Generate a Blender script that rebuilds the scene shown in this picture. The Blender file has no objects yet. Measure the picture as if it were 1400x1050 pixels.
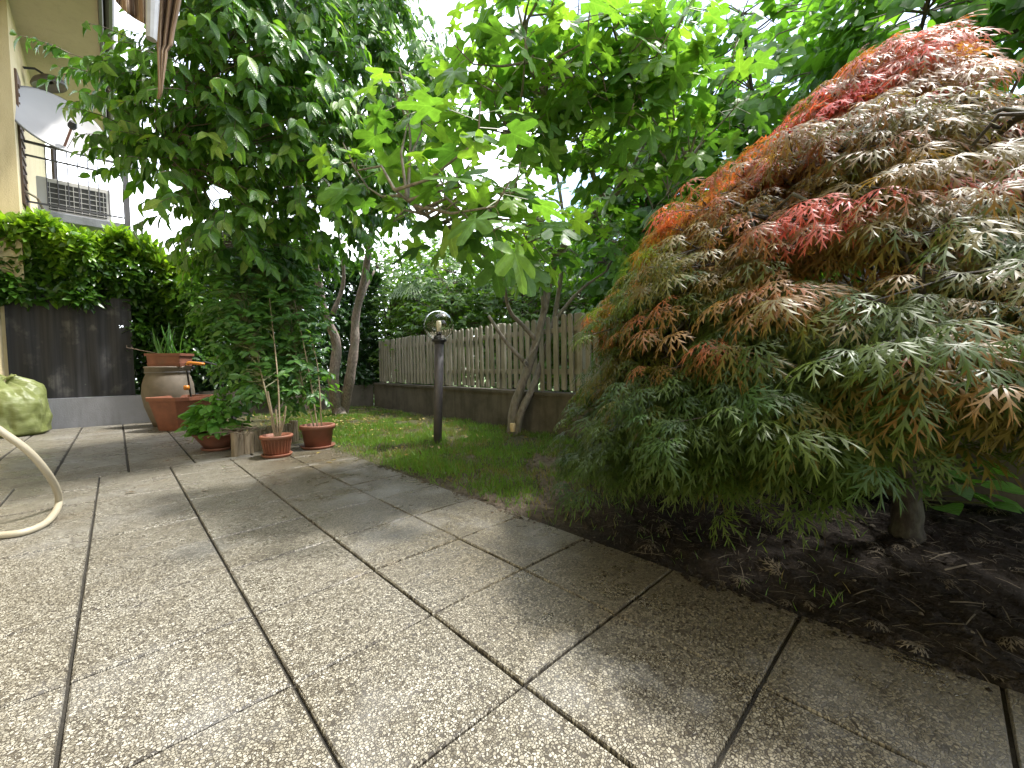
import bpy, math, random
import numpy as np
from mathutils import Matrix, Vector

# ------------------------------------------------------------------ camera, sky, sun, exposure
scene = bpy.context.scene
COL = scene.collection
rng = np.random.default_rng(7)
random.seed(7)

F, PIT, ROLL, H, TH = 564.163, -0.043404, -0.013428, 0.7705, 0.764598
_fw = np.array([0, math.cos(PIT), math.sin(PIT)]); _r = np.array([1., 0, 0]); _u = np.cross(_r, _fw)
_r2 = _r*math.cos(ROLL)+_u*math.sin(ROLL); _u2 = -_r*math.sin(ROLL)+_u*math.cos(ROLL)
_R = np.array([[math.cos(TH), math.sin(TH), 0], [-math.sin(TH), math.cos(TH), 0], [0, 0, 1]])
CR, CU, CF = _R@_r2, _R@_u2, _R@_fw
CAM = np.array([0, 0, H])
def ray(x, y): return CF+CR*(x-700)/F-CU*(y-525)/F
def D(x, y, d): return CAM+ray(x, y)*d               # photo pixel + depth -> point in the garden
def G(x, y, z=0.):                                    # photo pixel -> point at height z
    d = ray(x, y); return CAM+d*(z-H)/d[2]
def PY(x, y, Y):
    d = ray(x, y); return CAM+d*Y/d[1]
def PX(x, y, X):
    d = ray(x, y); return CAM+d*X/d[0]

cd = bpy.data.cameras.new('camera'); cam = bpy.data.objects.new('camera', cd); COL.objects.link(cam)
cd.sensor_width = 36; cd.lens = 36*F/1400; cd.clip_end = 500; cd.clip_start = .02
cam.matrix_world = Matrix(((CR[0], CU[0], -CF[0], CAM[0]), (CR[1], CU[1], -CF[1], CAM[1]), (CR[2], CU[2], -CF[2], CAM[2]), (0, 0, 0, 1)))
scene.camera = cam

SUN_EL, SUN_AZ = math.radians(64), math.radians(112)     # azimuth clockwise from +Y
w = bpy.data.worlds.new('World'); scene.world = w; w.use_nodes = True
nt = w.node_tree; bg = nt.nodes['Background']
sky = nt.nodes.new('ShaderNodeTexSky'); sky.sky_type = 'NISHITA'; sky.sun_disc = False
sky.sun_elevation = SUN_EL; sky.sun_rotation = SUN_AZ; sky.dust_density = 2.0
tc = nt.nodes.new('ShaderNodeTexCoord'); mp = nt.nodes.new('ShaderNodeMapping'); mp.inputs['Scale'].default_value = (1, 1, 2.2)
nz = nt.nodes.new('ShaderNodeTexNoise'); nz.inputs['Scale'].default_value = 1.7; nz.inputs['Detail'].default_value = 7; nz.inputs['Roughness'].default_value = .55
rp = nt.nodes.new('ShaderNodeValToRGB'); rp.color_ramp.elements[0].position = .42; rp.color_ramp.elements[1].position = .64
mx = nt.nodes.new('ShaderNodeMix'); mx.data_type = 'RGBA'
nt.links.new(tc.outputs['Generated'], mp.inputs[0]); nt.links.new(mp.outputs[0], nz.inputs[0]); nt.links.new(nz.outputs[0], rp.inputs[0])
nt.links.new(rp.outputs[0], mx.inputs[0]); nt.links.new(sky.outputs[0], mx.inputs[6])
mx.inputs[7].default_value = (10.2, 10.6, 11.2, 1)
nt.links.new(mx.outputs[2], bg.inputs[0]); bg.inputs[1].default_value = .15

sl = bpy.data.lights.new('sun', 'SUN'); sun = bpy.data.objects.new('sun', sl); COL.objects.link(sun)
sl.energy = 2.3; sl.angle = math.radians(4.5); sl.color = (1, .965, .91)
sd = Vector((math.sin(SUN_AZ)*math.cos(SUN_EL), math.cos(SUN_AZ)*math.cos(SUN_EL), math.sin(SUN_EL)))
sun.rotation_euler = sd.to_track_quat('Z', 'Y').to_euler(); sun.location = (6, 4, 12)

vs = scene.view_settings
vs.view_transform = 'Standard'; vs.look = 'None'; vs.gamma = 1; vs.use_curve_mapping = False; vs.exposure = 1.85
cy = scene.cycles
cy.max_bounces = 7; cy.diffuse_bounces = 4; cy.glossy_bounces = 3; cy.transmission_bounces = 6; cy.transparent_max_bounces = 8
cy.use_denoising = True; cy.sample_clamp_indirect = 6

# ------------------------------------------------------------------ helpers: objects
def tag(o, label=None, cat=None, group=None, kind=None):
    for k, v in (('label', label), ('category', cat), ('group', group), ('kind', kind)):
        if v: o[k] = v
    return o
def thing(name, label, cat, loc=(0, 0, 0), group=None):
    o = bpy.data.objects.new(name, None); COL.objects.link(o); o.location = [float(c) for c in loc]; o.empty_display_size = .1
    return tag(o, label, cat, group)
def link(name, me, parent=None):
    o = bpy.data.objects.new(name, me); COL.objects.link(o)
    if parent: o.parent = parent
    return o
def base(parent):
    b = np.zeros(3)
    while parent is not None:
        b = b+np.array(parent.location); parent = parent.parent
    return b

class MB:
    def __init__(s): s.v = []; s.f = []
    def add(s, v, f):
        n = len(s.v); s.v += [tuple(map(float, p)) for p in v]; s.f += [tuple(i+n for i in q) for q in f]; return s
    def box(s, c, sz, ch=0.0, M=None):
        c = np.array(c, float); a = np.array(sz, float)/2; v = []; f = []
        if ch <= 0:
            for z in (-1, 1):
                for x, y in ((-1, -1), (1, -1), (1, 1), (-1, 1)): v.append(a*np.array((x, y, z)))
            f = [(3, 2, 1, 0), (4, 5, 6, 7)]+[(i, (i+1) % 4, (i+1) % 4+4, i+4) for i in range(4)]
        else:
            for z, k in ((-a[2], ch), (-a[2]+ch, 0), (a[2]-ch, 0), (a[2], ch)):
                for x, y in ((-1, -1), (1, -1), (1, 1), (-1, 1)): v.append(np.array((x*(a[0]-k), y*(a[1]-k), z)))
            f = [(3, 2, 1, 0), (12, 13, 14, 15)]
            for l in range(3): f += [(l*4+i, l*4+(i+1) % 4, l*4+4+(i+1) % 4, l*4+4+i) for i in range(4)]
        v = np.array(v)
        if M is not None: v = v@np.array(M).T
        return s.add(v+c, f)
    def tube(s, pts, rad, n=6, cap=True):
        P = np.array(pts, float); m = len(P); rad = np.full(m, rad) if np.isscalar(rad) else np.array(rad, float)
        T = np.gradient(P, axis=0); T /= np.linalg.norm(T, axis=1)[:, None]+1e-9
        a = np.array((0, 0, 1.)) if abs(T[0][2]) < .9 else np.array((1., 0, 0))
        v = []; f = []
        for i in range(m):
            a = a-T[i]*(a@T[i]); a /= np.linalg.norm(a)+1e-9; b = np.cross(T[i], a)
            for k in range(n):
                t = 2*math.pi*k/n; v.append(P[i]+rad[i]*(math.cos(t)*a+math.sin(t)*b))
        for i in range(m-1):
            for k in range(n): f.append((i*n+k, i*n+(k+1) % n, (i+1)*n+(k+1) % n, (i+1)*n+k))
        if cap: f += [tuple(range(n))[::-1], tuple((m-1)*n+k for k in range(n))]
        return s.add(v, f)
    def lathe(s, prof, c=(0, 0, 0), n=28, wob=None):
        v = []; f = []; m = len(prof)
        for i, (r, z) in enumerate(prof):
            for k in range(n):
                t = 2*math.pi*k/n; rr = max(r, 1e-4)*(wob(t, z) if wob else 1)
                v.append((c[0]+rr*math.cos(t), c[1]+rr*math.sin(t), c[2]+z))
        for i in range(m-1):
            for k in range(n): f.append((i*n+k, i*n+(k+1) % n, (i+1)*n+(k+1) % n, (i+1)*n+k))
        return s.add(v, f)
    def grid(s, fn, nu, nv):
        v = [fn(i/nu, j/nv) for j in range(nv+1) for i in range(nu+1)]
        f = [(j*(nu+1)+i, j*(nu+1)+i+1, (j+1)*(nu+1)+i+1, (j+1)*(nu+1)+i) for j in range(nv) for i in range(nu)]
        return s.add(v, f)
    def prism(s, poly, z0, z1, M=None, c=(0, 0, 0)):
        n = len(poly); v = [(x, y, z0) for x, y in poly]+[(x, y, z1) for x, y in poly]
        v = np.array(v, float)
        if M is not None: v = v@np.array(M).T
        return s.add(v+np.array(c), [tuple(range(n))[::-1], tuple(range(n, 2*n))]+[(i, (i+1) % n, (i+1) % n+n, i+n) for i in range(n)])
    def mesh(s, name, m, off=(0, 0, 0), smooth=False):
        me = bpy.data.meshes.new(name); me.from_pydata((np.array(s.v)-np.array(off)).tolist(), [], s.f); me.materials.append(m)
        if smooth: me.polygons.foreach_set('use_smooth', [True]*len(me.polygons))
        return me
    def build(s, name, m, parent=None, smooth=False, origin=None):
        b = base(parent); o0 = np.array(origin, float) if origin is not None else b
        o = link(name, s.mesh(name, m, o0, smooth), parent); o.location = (o0-b).tolist(); return o

def _stuff(): 
    for o in bpy.data.objects:
        if o.parent and o.name.split('.')[0] in ('twigs', 'petioles', 'dry_twigs', 'canes'): o['kind'] = 'stuff'
def copy_tree(o, parent=None):
    c = o.copy(); COL.objects.link(c); c.parent = parent
    for ch in list(o.children): copy_tree(ch, c)
    return c
def spline(P, n=6):
    P = np.array(P, float); Q = np.vstack([2*P[0]-P[1], P, 2*P[-1]-P[-2]]); out = []
    for i in range(len(P)-1):
        a, b, c, d = Q[i:i+4]
        for t in np.arange(n)/n: out.append(.5*((2*b)+(c-a)*t+(2*a-5*b+4*c-d)*t*t+(3*b-a-3*c+d)*t**3))
    return np.array(out+[P[-1]])
def nrm(a): return a/(np.linalg.norm(a, axis=-1, keepdims=True)+1e-9)
def rotz(a): return np.array(((math.cos(a), -math.sin(a), 0), (math.sin(a), math.cos(a), 0), (0, 0, 1)))

# ------------------------------------------------------------------ helpers: materials
class NT:
    def __init__(s, name):
        s.m = bpy.data.materials.new(name); s.m.use_nodes = True; s.t = s.m.node_tree; s.b = s.t.nodes['Principled BSDF']; s.out = s.t.nodes['Material Output']
    def n(s, ty, ins=None, **at):
        x = s.t.nodes.new('ShaderNode'+ty)
        for k, v in at.items(): setattr(x, k, v)
        for k, v in (ins or {}).items(): s.set(x.inputs[k], v)
        return x
    def set(s, sock, v):
        if hasattr(v, 'is_output'): s.t.links.new(v, sock)
        else: sock.default_value = v
    def pos(s, scale=(1, 1, 1)):
        g = s.n('NewGeometry').outputs['Position']
        return s.n('Mapping', {0: g, 'Scale': scale}).outputs[0]
    def obj(s, scale=(1, 1, 1)):
        return s.n('Mapping', {0: s.n('TexCoord').outputs['Object'], 'Scale': scale}).outputs[0]
    def noise(s, vec, scale, detail=4, rough=.55): return s.n('TexNoise', {'Vector': vec, 'Scale': scale, 'Detail': detail, 'Roughness': rough}).outputs[0]
    def ramp(s, fac, stops, interp='LINEAR'):
        r = s.n('ValToRGB'); s.set(r.inputs[0], fac); e = r.color_ramp.elements; r.color_ramp.interpolation = interp
        while len(e) < len(stops): e.new(.5)
        for el, (p, c) in zip(e, stops):
            el.position = p; el.color = (c, c, c, 1) if np.isscalar(c) else (*c, 1)
        return r.outputs[0]
    def mix(s, fac, a, b, mode='MIX'):
        x = s.n('Mix', data_type='RGBA', blend_type=mode)
        c = lambda v: v if hasattr(v, 'is_output') else (*v, 1)
        s.set(x.inputs[0], fac); s.set(x.inputs[6], c(a)); s.set(x.inputs[7], c(b)); return x.outputs[2]
    def math(s, op, a, b=0.): 
        x = s.n('Math', operation=op); s.set(x.inputs[0], a); s.set(x.inputs[1], b); return x.outputs[0]
    def bump(s, h, dist=.01, st=1.):
        s.set(s.b.inputs['Normal'], s.n('Bump', {'Height': h, 'Distance': dist, 'Strength': st}).outputs[0])
    def p(s, **k):
        for a, v in k.items():
            a = {'col': 'Base Color', 'rough': 'Roughness', 'metal': 'Metallic', 'trans': 'Transmission Weight', 'spec': 'Specular IOR Level', 'alpha': 'Alpha'}[a]
            if a == 'Base Color' and not hasattr(v, 'is_output'): v = (*v, 1)
            s.set(s.b.inputs[a], v)
        return s
def simple(name, col, rough=.6, var=.25, sc=6., metal=0., bump=0., bsc=60.):
    k = NT(name); v = k.pos(); n = k.noise(v, sc, 6)
    c = np.array(col); k.p(col=k.ramp(n, [(.25, tuple(c*(1-var))), (.75, tuple(np.minimum(c*(1+var), .95)))]), rough=rough, metal=metal)
    if bump: k.bump(k.noise(v, bsc, 4), bump)
    return k.m
def leaf_mat(name, stops, rough=.38, trans=.4, tcol=(1.5, 1.6, .55), veins=0, spec=.5):
    k = NT(name); at = k.n('Attribute', attribute_name='tint'); lo = k.n('Attribute', attribute_name='luv')
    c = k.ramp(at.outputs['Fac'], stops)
    n = k.noise(k.pos(), 38, 3)
    c = k.mix(.35, c, k.mix(1., c, k.ramp(n, [(.3, .55), (.7, 1.45)]), 'MULTIPLY'))
    if veins:
        sx = k.n('SeparateXYZ', {0: lo.outputs['Vector']}); ax = k.math('ABSOLUTE', sx.outputs[0])
        mid = k.math('LESS_THAN', ax, .012)
        ph = k.math('SUBTRACT', sx.outputs[1], k.math('MULTIPLY', ax, .8))
        sv = k.math('SINE', k.math('MULTIPLY', ph, 2*math.pi*veins))
        line = k.math('MAXIMUM', mid, k.ramp(sv, [(.9, 0.), (1., .55)]))
        c2 = k.mix(1., c, (1.5, 1.45, 1.6), 'MULTIPLY')
        c = k.mix(k.math('MULTIPLY', line, .7), c, c2)
        k.bump(k.math('MULTIPLY', sv, -1.), .0012, .5)
    k.p(col=c, rough=rough, spec=spec)
    tr = k.n('BsdfTranslucent', {'Color': k.mix(1., c, tcol, 'MULTIPLY')})
    mxs = k.n('MixShader', {0: trans, 1: k.b.outputs[0], 2: tr.outputs[0]})
    k.t.links.new(mxs.outputs[0], k.out.inputs[0]); return k.m

# ------------------------------------------------------------------ helpers: leaves
def strip_leaf(stations, fold=.18, droop=.25, wav=0.):
    """one leaf along +Y, unit length; stations = (t, half width)"""
    v = []; f = []
    for i, (t, hw) in enumerate(stations):
        z = -droop*t*t; wz = wav*math.sin(i*2.4)
        v += [(-hw, t, z+fold*hw+wz), (0, t, z), (hw, t, z+fold*hw-wz)]
    for i in range(len(stations)-1):
        a = i*3; f += [(a, a+1, a+4, a+3), (a+1, a+2, a+5, a+4)]
    return np.array(v, float), f
CHERRY = strip_leaf([(0, .01), (.12, .12), (.32, .215), (.55, .215), (.78, .13), (.9, .06), (1, .004)], .35, .25, .01)
LAUREL = strip_leaf([(0, .02), (.2, .13), (.5, .175), (.8, .12), (1, .01)], .25, .2)
ROUND = strip_leaf([(0, .03), (.12, .25), (.35, .38), (.6, .34), (.82, .18), (1, .01)], .22, .22, .012)
SMALL = strip_leaf([(0, .02), (.3, .2), (.65, .18), (1, .01)], .25, .2)
STRAP = strip_leaf([(0, .025), (.3, .03), (.6, .028), (.85, .018), (1, .002)], .5, .22)
def fig_leaf(dep=.55, seed=0):
    rg = np.random.default_rng(seed); lob = [(-2.05, .62), (-1.02, .88), (0, 1.0), (1.02, .88), (2.05, .62)]
    ang = np.linspace(-2.75, 2.75, 37); rad = []
    for a in ang:
        r = .56*(1-dep*.45)
        for la, lr in lob: r = max(r, lr*math.exp(-abs((a-la)/.43)**3)*.98)
        rad.append(r*.62*(1+rg.uniform(-.04, .04)))
    o = np.array((0, .38)); v = [(0, .36, .0)]
    for k in (.5, 1.):
        for a, r in zip(ang, rad):
            x, y = o[0]+r*k*math.sin(a), o[1]+r*k*math.cos(a)
            rr = x*x+(y-.35)**2
            v.append((x, y, -.3*rr*(1.2 if y > .4 else .7)+.05*math.cos(a*5/1.02*.98)*k*k*.6))
    n = len(ang); f = [(0, 1+i+1, 1+i) for i in range(n-1)]+[(1+i, 2+i, n+2+i, n+1+i) for i in range(n-1)]
    return np.array(v), f
FIGS = [fig_leaf(.55, 1), fig_leaf(.75, 2), fig_leaf(.35, 3)]
def maple_leaf(seed):
    rg = np.random.default_rng(seed); v = []; f = []
    for a, L in ((-1.75, .5), (-1.15, .78), (-.56, .95), (0, 1.), (.56, .95), (1.15, .78), (1.75, .5)):
        a += rg.uniform(-.1, .1); L *= rg.uniform(.88, 1.1); dx, dy = math.sin(a), math.cos(a); nx, ny = dy, -dx
        bend = rg.uniform(-.12, .12); b = len(v); st = 4; dr = rg.uniform(.34, .6)
        ws = (.007, .019, .021, .014, .0)
        for i in range(st+1):
            t = i/st; cx, cyy = dx*L*t+nx*bend*t*t, dy*L*t+ny*bend*t*t; z = .08*t-dr*L*t*t
            v += [(cx-nx*ws[i], cyy-ny*ws[i], z), (cx+nx*ws[i], cyy+ny*ws[i], z)]
        for i in range(st): f.append((b+2*i, b+2*i+1, b+2*i+3, b+2*i+2))
        for i in (1, 2, 3):
            for sgn in (-1, 1):
                t0 = (i-.15+.2*(sgn > 0))/st; t1 = t0+.16; t2 = t0+.26+.03*i/4; ln = (.13, .17, .10)[i-1]*rg.uniform(.8, 1.2)
                q = len(v)
                for t, off in ((t0, .02), (t1*.9+t0*.1, .02), (t2, ln)):
                    v.append((dx*L*t+nx*(bend*t*t+sgn*off), dy*L*t+ny*(bend*t*t+sgn*off), .08*t-dr*L*t*t-off*.12))
                f.append((q, q+1, q+2))
    return np.array(v), f
MAPLES = [maple_leaf(s) for s in (1, 2, 3, 4)]

def frames(d, n, size):
    """rotation*scale matrices: leaf axis d, face normal near n"""
    d = nrm(d); x = nrm(np.cross(d, n)); z = np.cross(x, d)
    return np.stack([x, d, z], axis=-1)*np.asarray(size)[:, None, None]
def set_attr(me, tint, luv):
    a = me.attributes.new('tint', 'FLOAT', 'POINT'); a.data.foreach_set('value', np.ascontiguousarray(tint, np.float32))
    b = me.attributes.new('luv', 'FLOAT_VECTOR', 'POINT'); b.data.foreach_set('vector', np.ascontiguousarray(luv, np.float32).ravel())
def bulk(name, groups, m, parent, kind='stuff'):
    """one joined foliage mesh; groups = [(template, pos, M, tint)]"""
    V = []; T = []; L = []; LS = []; LV = []; off = 0
    for (tv, tf), pos, M, tint in groups:
        if len(pos) == 0: continue
        n = len(tv); vv = np.einsum('mij,nj->mni', M, tv)+pos[:, None, :]
        fl = np.concatenate([np.array(q) for q in tf]); ls = np.array([len(q) for q in tf])
        V.append(vv.reshape(-1, 3)); T.append(np.repeat(tint, n)); LV.append(np.tile(tv, (len(pos), 1)))
        L.append((fl[None, :]+(np.arange(len(pos))*n)[:, None]+off).ravel()); LS.append(np.tile(ls, len(pos))); off += n*len(pos)
    if not V: return None
    V = np.vstack(V)-base(parent); L = np.concatenate(L); LS = np.concatenate(LS)
    me = bpy.data.meshes.new(name); me.vertices.add(len(V)); me.vertices.foreach_set('co', V.astype(np.float32).ravel())
    me.loops.add(len(L)); me.loops.foreach_set('vertex_index', L.astype(np.int32))
    me.polygons.add(len(LS)); me.polygons.foreach_set('loop_start', np.concatenate([[0], np.cumsum(LS)[:-1]]).astype(np.int32))
    me.update(calc_edges=True); me.polygons.foreach_set('use_smooth', np.ones(len(LS), bool))
    set_attr(me, np.concatenate(T), np.vstack(LV)); me.materials.append(m)
    o = link(name, me, parent)
    if kind: o['kind'] = kind
    return o
_lm = {}
def leaf_mesh(tpl, tb, m, idx):
    key = (idx, tb, m.name)
    if key not in _lm:
        me = bpy.data.meshes.new('leaf'); me.from_pydata(tpl[0].tolist(), [], tpl[1]); me.polygons.foreach_set('use_smooth', [True]*len(me.polygons))
        set_attr(me, np.full(len(tpl[0]), tb/7), tpl[0]); me.materials.append(m); _lm[key] = me
    return _lm[key]
def foliage(parent, tpls, pos, M, tint, m, n_ind=300, name='foliage', mind=.5):
    """the leaves that show largest as parts of their own, the rest as one joined part"""
    pos = np.asarray(pos); tint = np.clip(tint, 0, 1); which = rng.integers(0, len(tpls), len(pos))
    r = pos-CAM; z = r@CF; keep = np.linalg.norm(r, axis=1) > mind; pos, M, tint, which, z, r = pos[keep], M[keep], tint[keep], which[keep], z[keep], r[keep]
    px = 700+F*(r@CR)/np.maximum(z, .01); py = 525-F*(r@CU)/np.maximum(z, .01)
    size = np.linalg.norm(M[:, :, 1], axis=1)/np.maximum(z, .01)
    vis = (z > .1)&(px > 0)&(px < 1400)&(py > 0)&(py < 1050)
    order = np.argsort(np.where(vis, -size, 1e3)); ind = order[:n_ind]; ind = ind[vis[ind]]
    sel = np.zeros(len(pos), bool); sel[ind] = True; b = base(parent)
    for i in ind:
        me = leaf_mesh(tpls[which[i]], int(round(tint[i]*7)), m, id(tpls[which[i]][0]))
        o = bpy.data.objects.new('leaf', me); COL.objects.link(o); o.parent = parent
        A = Matrix(M[i].tolist()).to_4x4(); A.translation = (pos[i]-b).tolist(); o.matrix_basis = A
    rest = ~sel
    bulk(name, [(tp, pos[rest&(which == k)], M[rest&(which == k)], tint[rest&(which == k)]) for k, tp in enumerate(tpls)], m, parent)
def rdir(n): return nrm(rng.normal(size=(n, 3)))
UP = np.array((0, 0, 1.))

def leafy_shoots(base_p, dirs, length, nleaf, size, hang, spread, out_n, sizevar=.25):
    """leaves set alternately along shoots. returns pos, M, and shoot polylines"""
    n = len(base_p); t = (np.arange(nleaf)+.6)/nleaf; L = length*rng.uniform(.7, 1.3, n)
    pts = base_p[:, None, :]+dirs[:, None, :]*(L[:, None]*t)[:, :, None]-UP*(hang*.35*L[:, None]*t**2)[:, :, None]
    sd = nrm(np.cross(dirs, UP)+.01)[:, None, :]*np.where(np.arange(nleaf) % 2, 1, -1)[None, :, None]
    up2 = np.cross(sd[:, :1, :], dirs[:, None, :])
    d = dirs[:, None, :]*.55+sd*spread+rng.normal(0, .25, (n, nleaf, 3))-UP*hang
    nn = out_n[:, None, :]+rng.normal(0, .35, (n, nleaf, 3))
    pos = pts.reshape(-1, 3); d = d.reshape(-1, 3); nn = nn.reshape(-1, 3)
    sz = size*rng.uniform(1-sizevar, 1+sizevar, len(pos))
    return pos, frames(d, nn, sz), [np.vstack([base_p[i], pts[i]]) for i in range(n)]
def in_lobes(lobes, n, lo=.45):
    c = np.array([l[0] for l in lobes]); r = np.array([np.full(3, l[1]) if np.isscalar(l[1]) else l[1] for l in lobes], float)
    wgt = (r.prod(1))**(2/3); k = rng.choice(len(lobes), n, p=wgt/wgt.sum()); d = rdir(n)
    return c[k]+d*r[k]*(rng.uniform(lo**3, 1, n)**(1/3))[:, None], d
def twigs_to(mb, pts, nodes, r=.005, n=4, sag=.05):
    N = np.array(nodes)
    for p in pts:
        dd = np.linalg.norm(N-p, axis=1)+.6*np.maximum(N[:, 2]-p[2], 0); q = N[np.argmin(dd)]
        mid = (p+q)/2+rng.normal(0, .04, 3)+UP*sag
        mb.tube([q, mid, p], [r*2, r*1.4, r*.8], n, False)
def limbs(mb, paths, n=8, nodes=None, rough=.06):
    for pts, r0, r1 in paths:
        S = spline(pts, 6); m = len(S); rr = np.linspace(r0, r1, m)*(1+rough*np.sin(np.arange(m)*1.7))
        mb.tube(S+rng.normal(0, rough*.25, (m, 3))*rr[:, None], rr, n)
        if nodes is not None: nodes += list(S)

# ------------------------------------------------------------------ materials
def bark(name, c0, c1, sc=9):
    k = NT(name); v = k.pos((1, 1, .35)); n = k.noise(v, sc*6, 6); n2 = k.noise(k.pos(), 7, 4)
    c = k.ramp(n, [(.3, c0), (.7, c1)]); c = k.mix(k.ramp(n2, [(.5, 0.), (.7, .55)]), c, (.16, .17, .12))
    k.p(col=c, rough=.85); k.bump(n, .012, .8); return k.m
M_bark_cherry = bark('cherry_bark', (.10, .075, .06), (.34, .28, .235))
M_bark_fig = bark('fig_bark', (.10, .085, .065), (.27, .24, .195), 6)
M_bark_maple = bark('maple_bark', (.018, .015, .012), (.05, .042, .034))
M_twig = simple('twig_bark', (.10, .075, .05), .8)
M_green_stem = simple('green_stem', (.12, .13, .05), .6)
M_cherry = leaf_mat('cherry_leaf', [(0, (.04, .105, .02)), (.5, (.088, .20, .032)), (.85, (.15, .285, .04)), (1, (.20, .29, .06))], .3, .48, veins=9)
M_fig = leaf_mat('fig_leaf', [(0, (.045, .12, .028)), (.5, (.095, .21, .035)), (1, (.17, .30, .04))], .4, .5, (1.45, 1.5, .62), veins=5)
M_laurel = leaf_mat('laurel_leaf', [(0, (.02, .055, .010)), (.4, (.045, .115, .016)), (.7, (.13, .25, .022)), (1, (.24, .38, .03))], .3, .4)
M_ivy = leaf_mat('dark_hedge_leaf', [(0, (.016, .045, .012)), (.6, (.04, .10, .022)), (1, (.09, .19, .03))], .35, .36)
M_lime = leaf_mat('broad_tree_leaf', [(0, (.045, .115, .02)), (.5, (.10, .225, .034)), (1, (.17, .32, .045))], .42, .52)
M_bush = leaf_mat('bush_leaf', [(0, (.03, .07, .012)), (.5, (.07, .15, .022)), (1, (.14, .24, .035))], .45, .42)
M_maple = leaf_mat('maple_leaf', [(0, (.035, .075, .016)), (.28, (.07, .11, .02)), (.5, (.17, .12, .03)), (.68, (.24, .11, .038)), (.84, (.38, .105, .05)), (1, (.54, .095, .075))], .42, .46, (1.55, 1.4, .6), spec=.32)
M_pot_leaf = leaf_mat('pot_plant_leaf', [(0, (.035, .10, .02)), (.5, (.085, .22, .035)), (1, (.14, .31, .05))], .4, .42, veins=6)
M_shrub_leaf = leaf_mat('pot_shrub_leaf', [(0, (.04, .11, .032)), (.5, (.085, .20, .045)), (1, (.15, .29, .055))], .4, .44)
M_grass = leaf_mat('grass_blade', [(0, (.22, .18, .09)), (.22, (.14, .15, .04)), (.5, (.09, .18, .025)), (1, (.14, .27, .04))], .5, .42)
M_dead = leaf_mat('fallen_leaf', [(0, (.10, .06, .025)), (.4, (.26, .19, .05)), (1, (.40, .33, .09))], .55, .25, (1.2, 1.1, .6))
M_straw = simple('straw', (.115, .095, .065), .8, .5, 30)
M_palm = leaf_mat('palm_leaf', [(0, (.05, .11, .03)), (1, (.14, .22, .07))], .4, .3)

def terrazzo():
    k = NT('washed_pebble_concrete'); P = k.pos((1, 1, 0)); O = k.n('TexCoord').outputs['Object']
    wv = k.n('VectorMath', {0: P, 1: k.n('VectorMath', {0: k.n('TexNoise', {'Vector': P, 'Scale': 60, 'Detail': 2}).outputs[1], 1: (.006, .006, 0)}, operation='MULTIPLY').outputs[0]}, operation='ADD').outputs[0]
    ed = k.n('TexVoronoi', {'Vector': wv, 'Scale': 150}, feature='DISTANCE_TO_EDGE').outputs['Distance']
    ce = k.n('TexVoronoi', {'Vector': wv, 'Scale': 150}); rnd = k.n('SeparateColor', {0: ce.outputs['Color']})
    stone = k.ramp(rnd.outputs[0], [(0, (.115, .10, .075)), (.25, (.20, .185, .145)), (.6, (.30, .28, .225)), (1, (.44, .42, .355))])
    present = k.ramp(rnd.outputs[1], [(.03, 0.), (.06, 1.)])
    shape = k.math('MULTIPLY', k.ramp(ed, [(.045, 0.), (.105, 1.)]), present)
    cement = k.mix(k.noise(P, 9, 5), (.042, .035, .026), (.08, .07, .056))
    c = k.mix(shape, cement, stone)
    oi = k.n('ObjectInfo').outputs['Random']
    # old dirt film: brown in the corners of every slab; colour also darkens towards the bed
    big = k.noise(P, 1.3, 5, .6); big2 = k.noise(P, 4.5, 6, .65)
    sep = k.n('SeparateXYZ', {0: P}); so = k.n('SeparateXYZ', {0: O})
    edge = k.math('MAXIMUM', k.math('ABSOLUTE', so.outputs[0]), k.math('ABSOLUTE', so.outputs[1]))
    e = k.math('ADD', k.math('MULTIPLY', edge, 5.0), k.math('MULTIPLY', big2, .7))
    film = k.ramp(e, [(1.05, 0.), (1.38, .8)])
    dirt = k.ramp(k.math('ADD', big2, k.math('MULTIPLY', k.math('SUBTRACT', oi, .5), .16)), [(.40, .05), (.62, .45)])
    bedside = k.ramp(sep.outputs[0], [(.45, 0.), (1.48, .85)])
    dirt = k.math('MAXIMUM', dirt, bedside)
    c = k.mix(dirt, c, k.mix(1., c, (.44, .39, .28), 'MULTIPLY'))
    c = k.mix(film, c, k.mix(1., c, (.52, .43, .29), 'MULTIPLY'))
    lime = k.ramp(k.math('ADD', big, k.math('MULTIPLY', big2, .35)), [(.70, 0.), (.90, .34)])
    c = k.mix(lime, c, (.42, .425, .42))
    rust = k.ramp(k.noise(P, 2.1, 3), [(.62, 0.), (.75, .35)])
    c = k.mix(rust, c, k.mix(1., c, (.95, .72, .42), 'MULTIPLY'))
    k.p(col=c, rough=k.ramp(big2, [(.35, .2), (.65, .5)]))
    k.bump(k.math('ADD', shape, k.math('MULTIPLY', k.noise(P, 300, 2), .3)), .0022, .9); return k.m
M_slab = terrazzo()
M_joint = simple('joint_dirt', (.022, .019, .013), .9, .5, 25, bump=.01)
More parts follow.
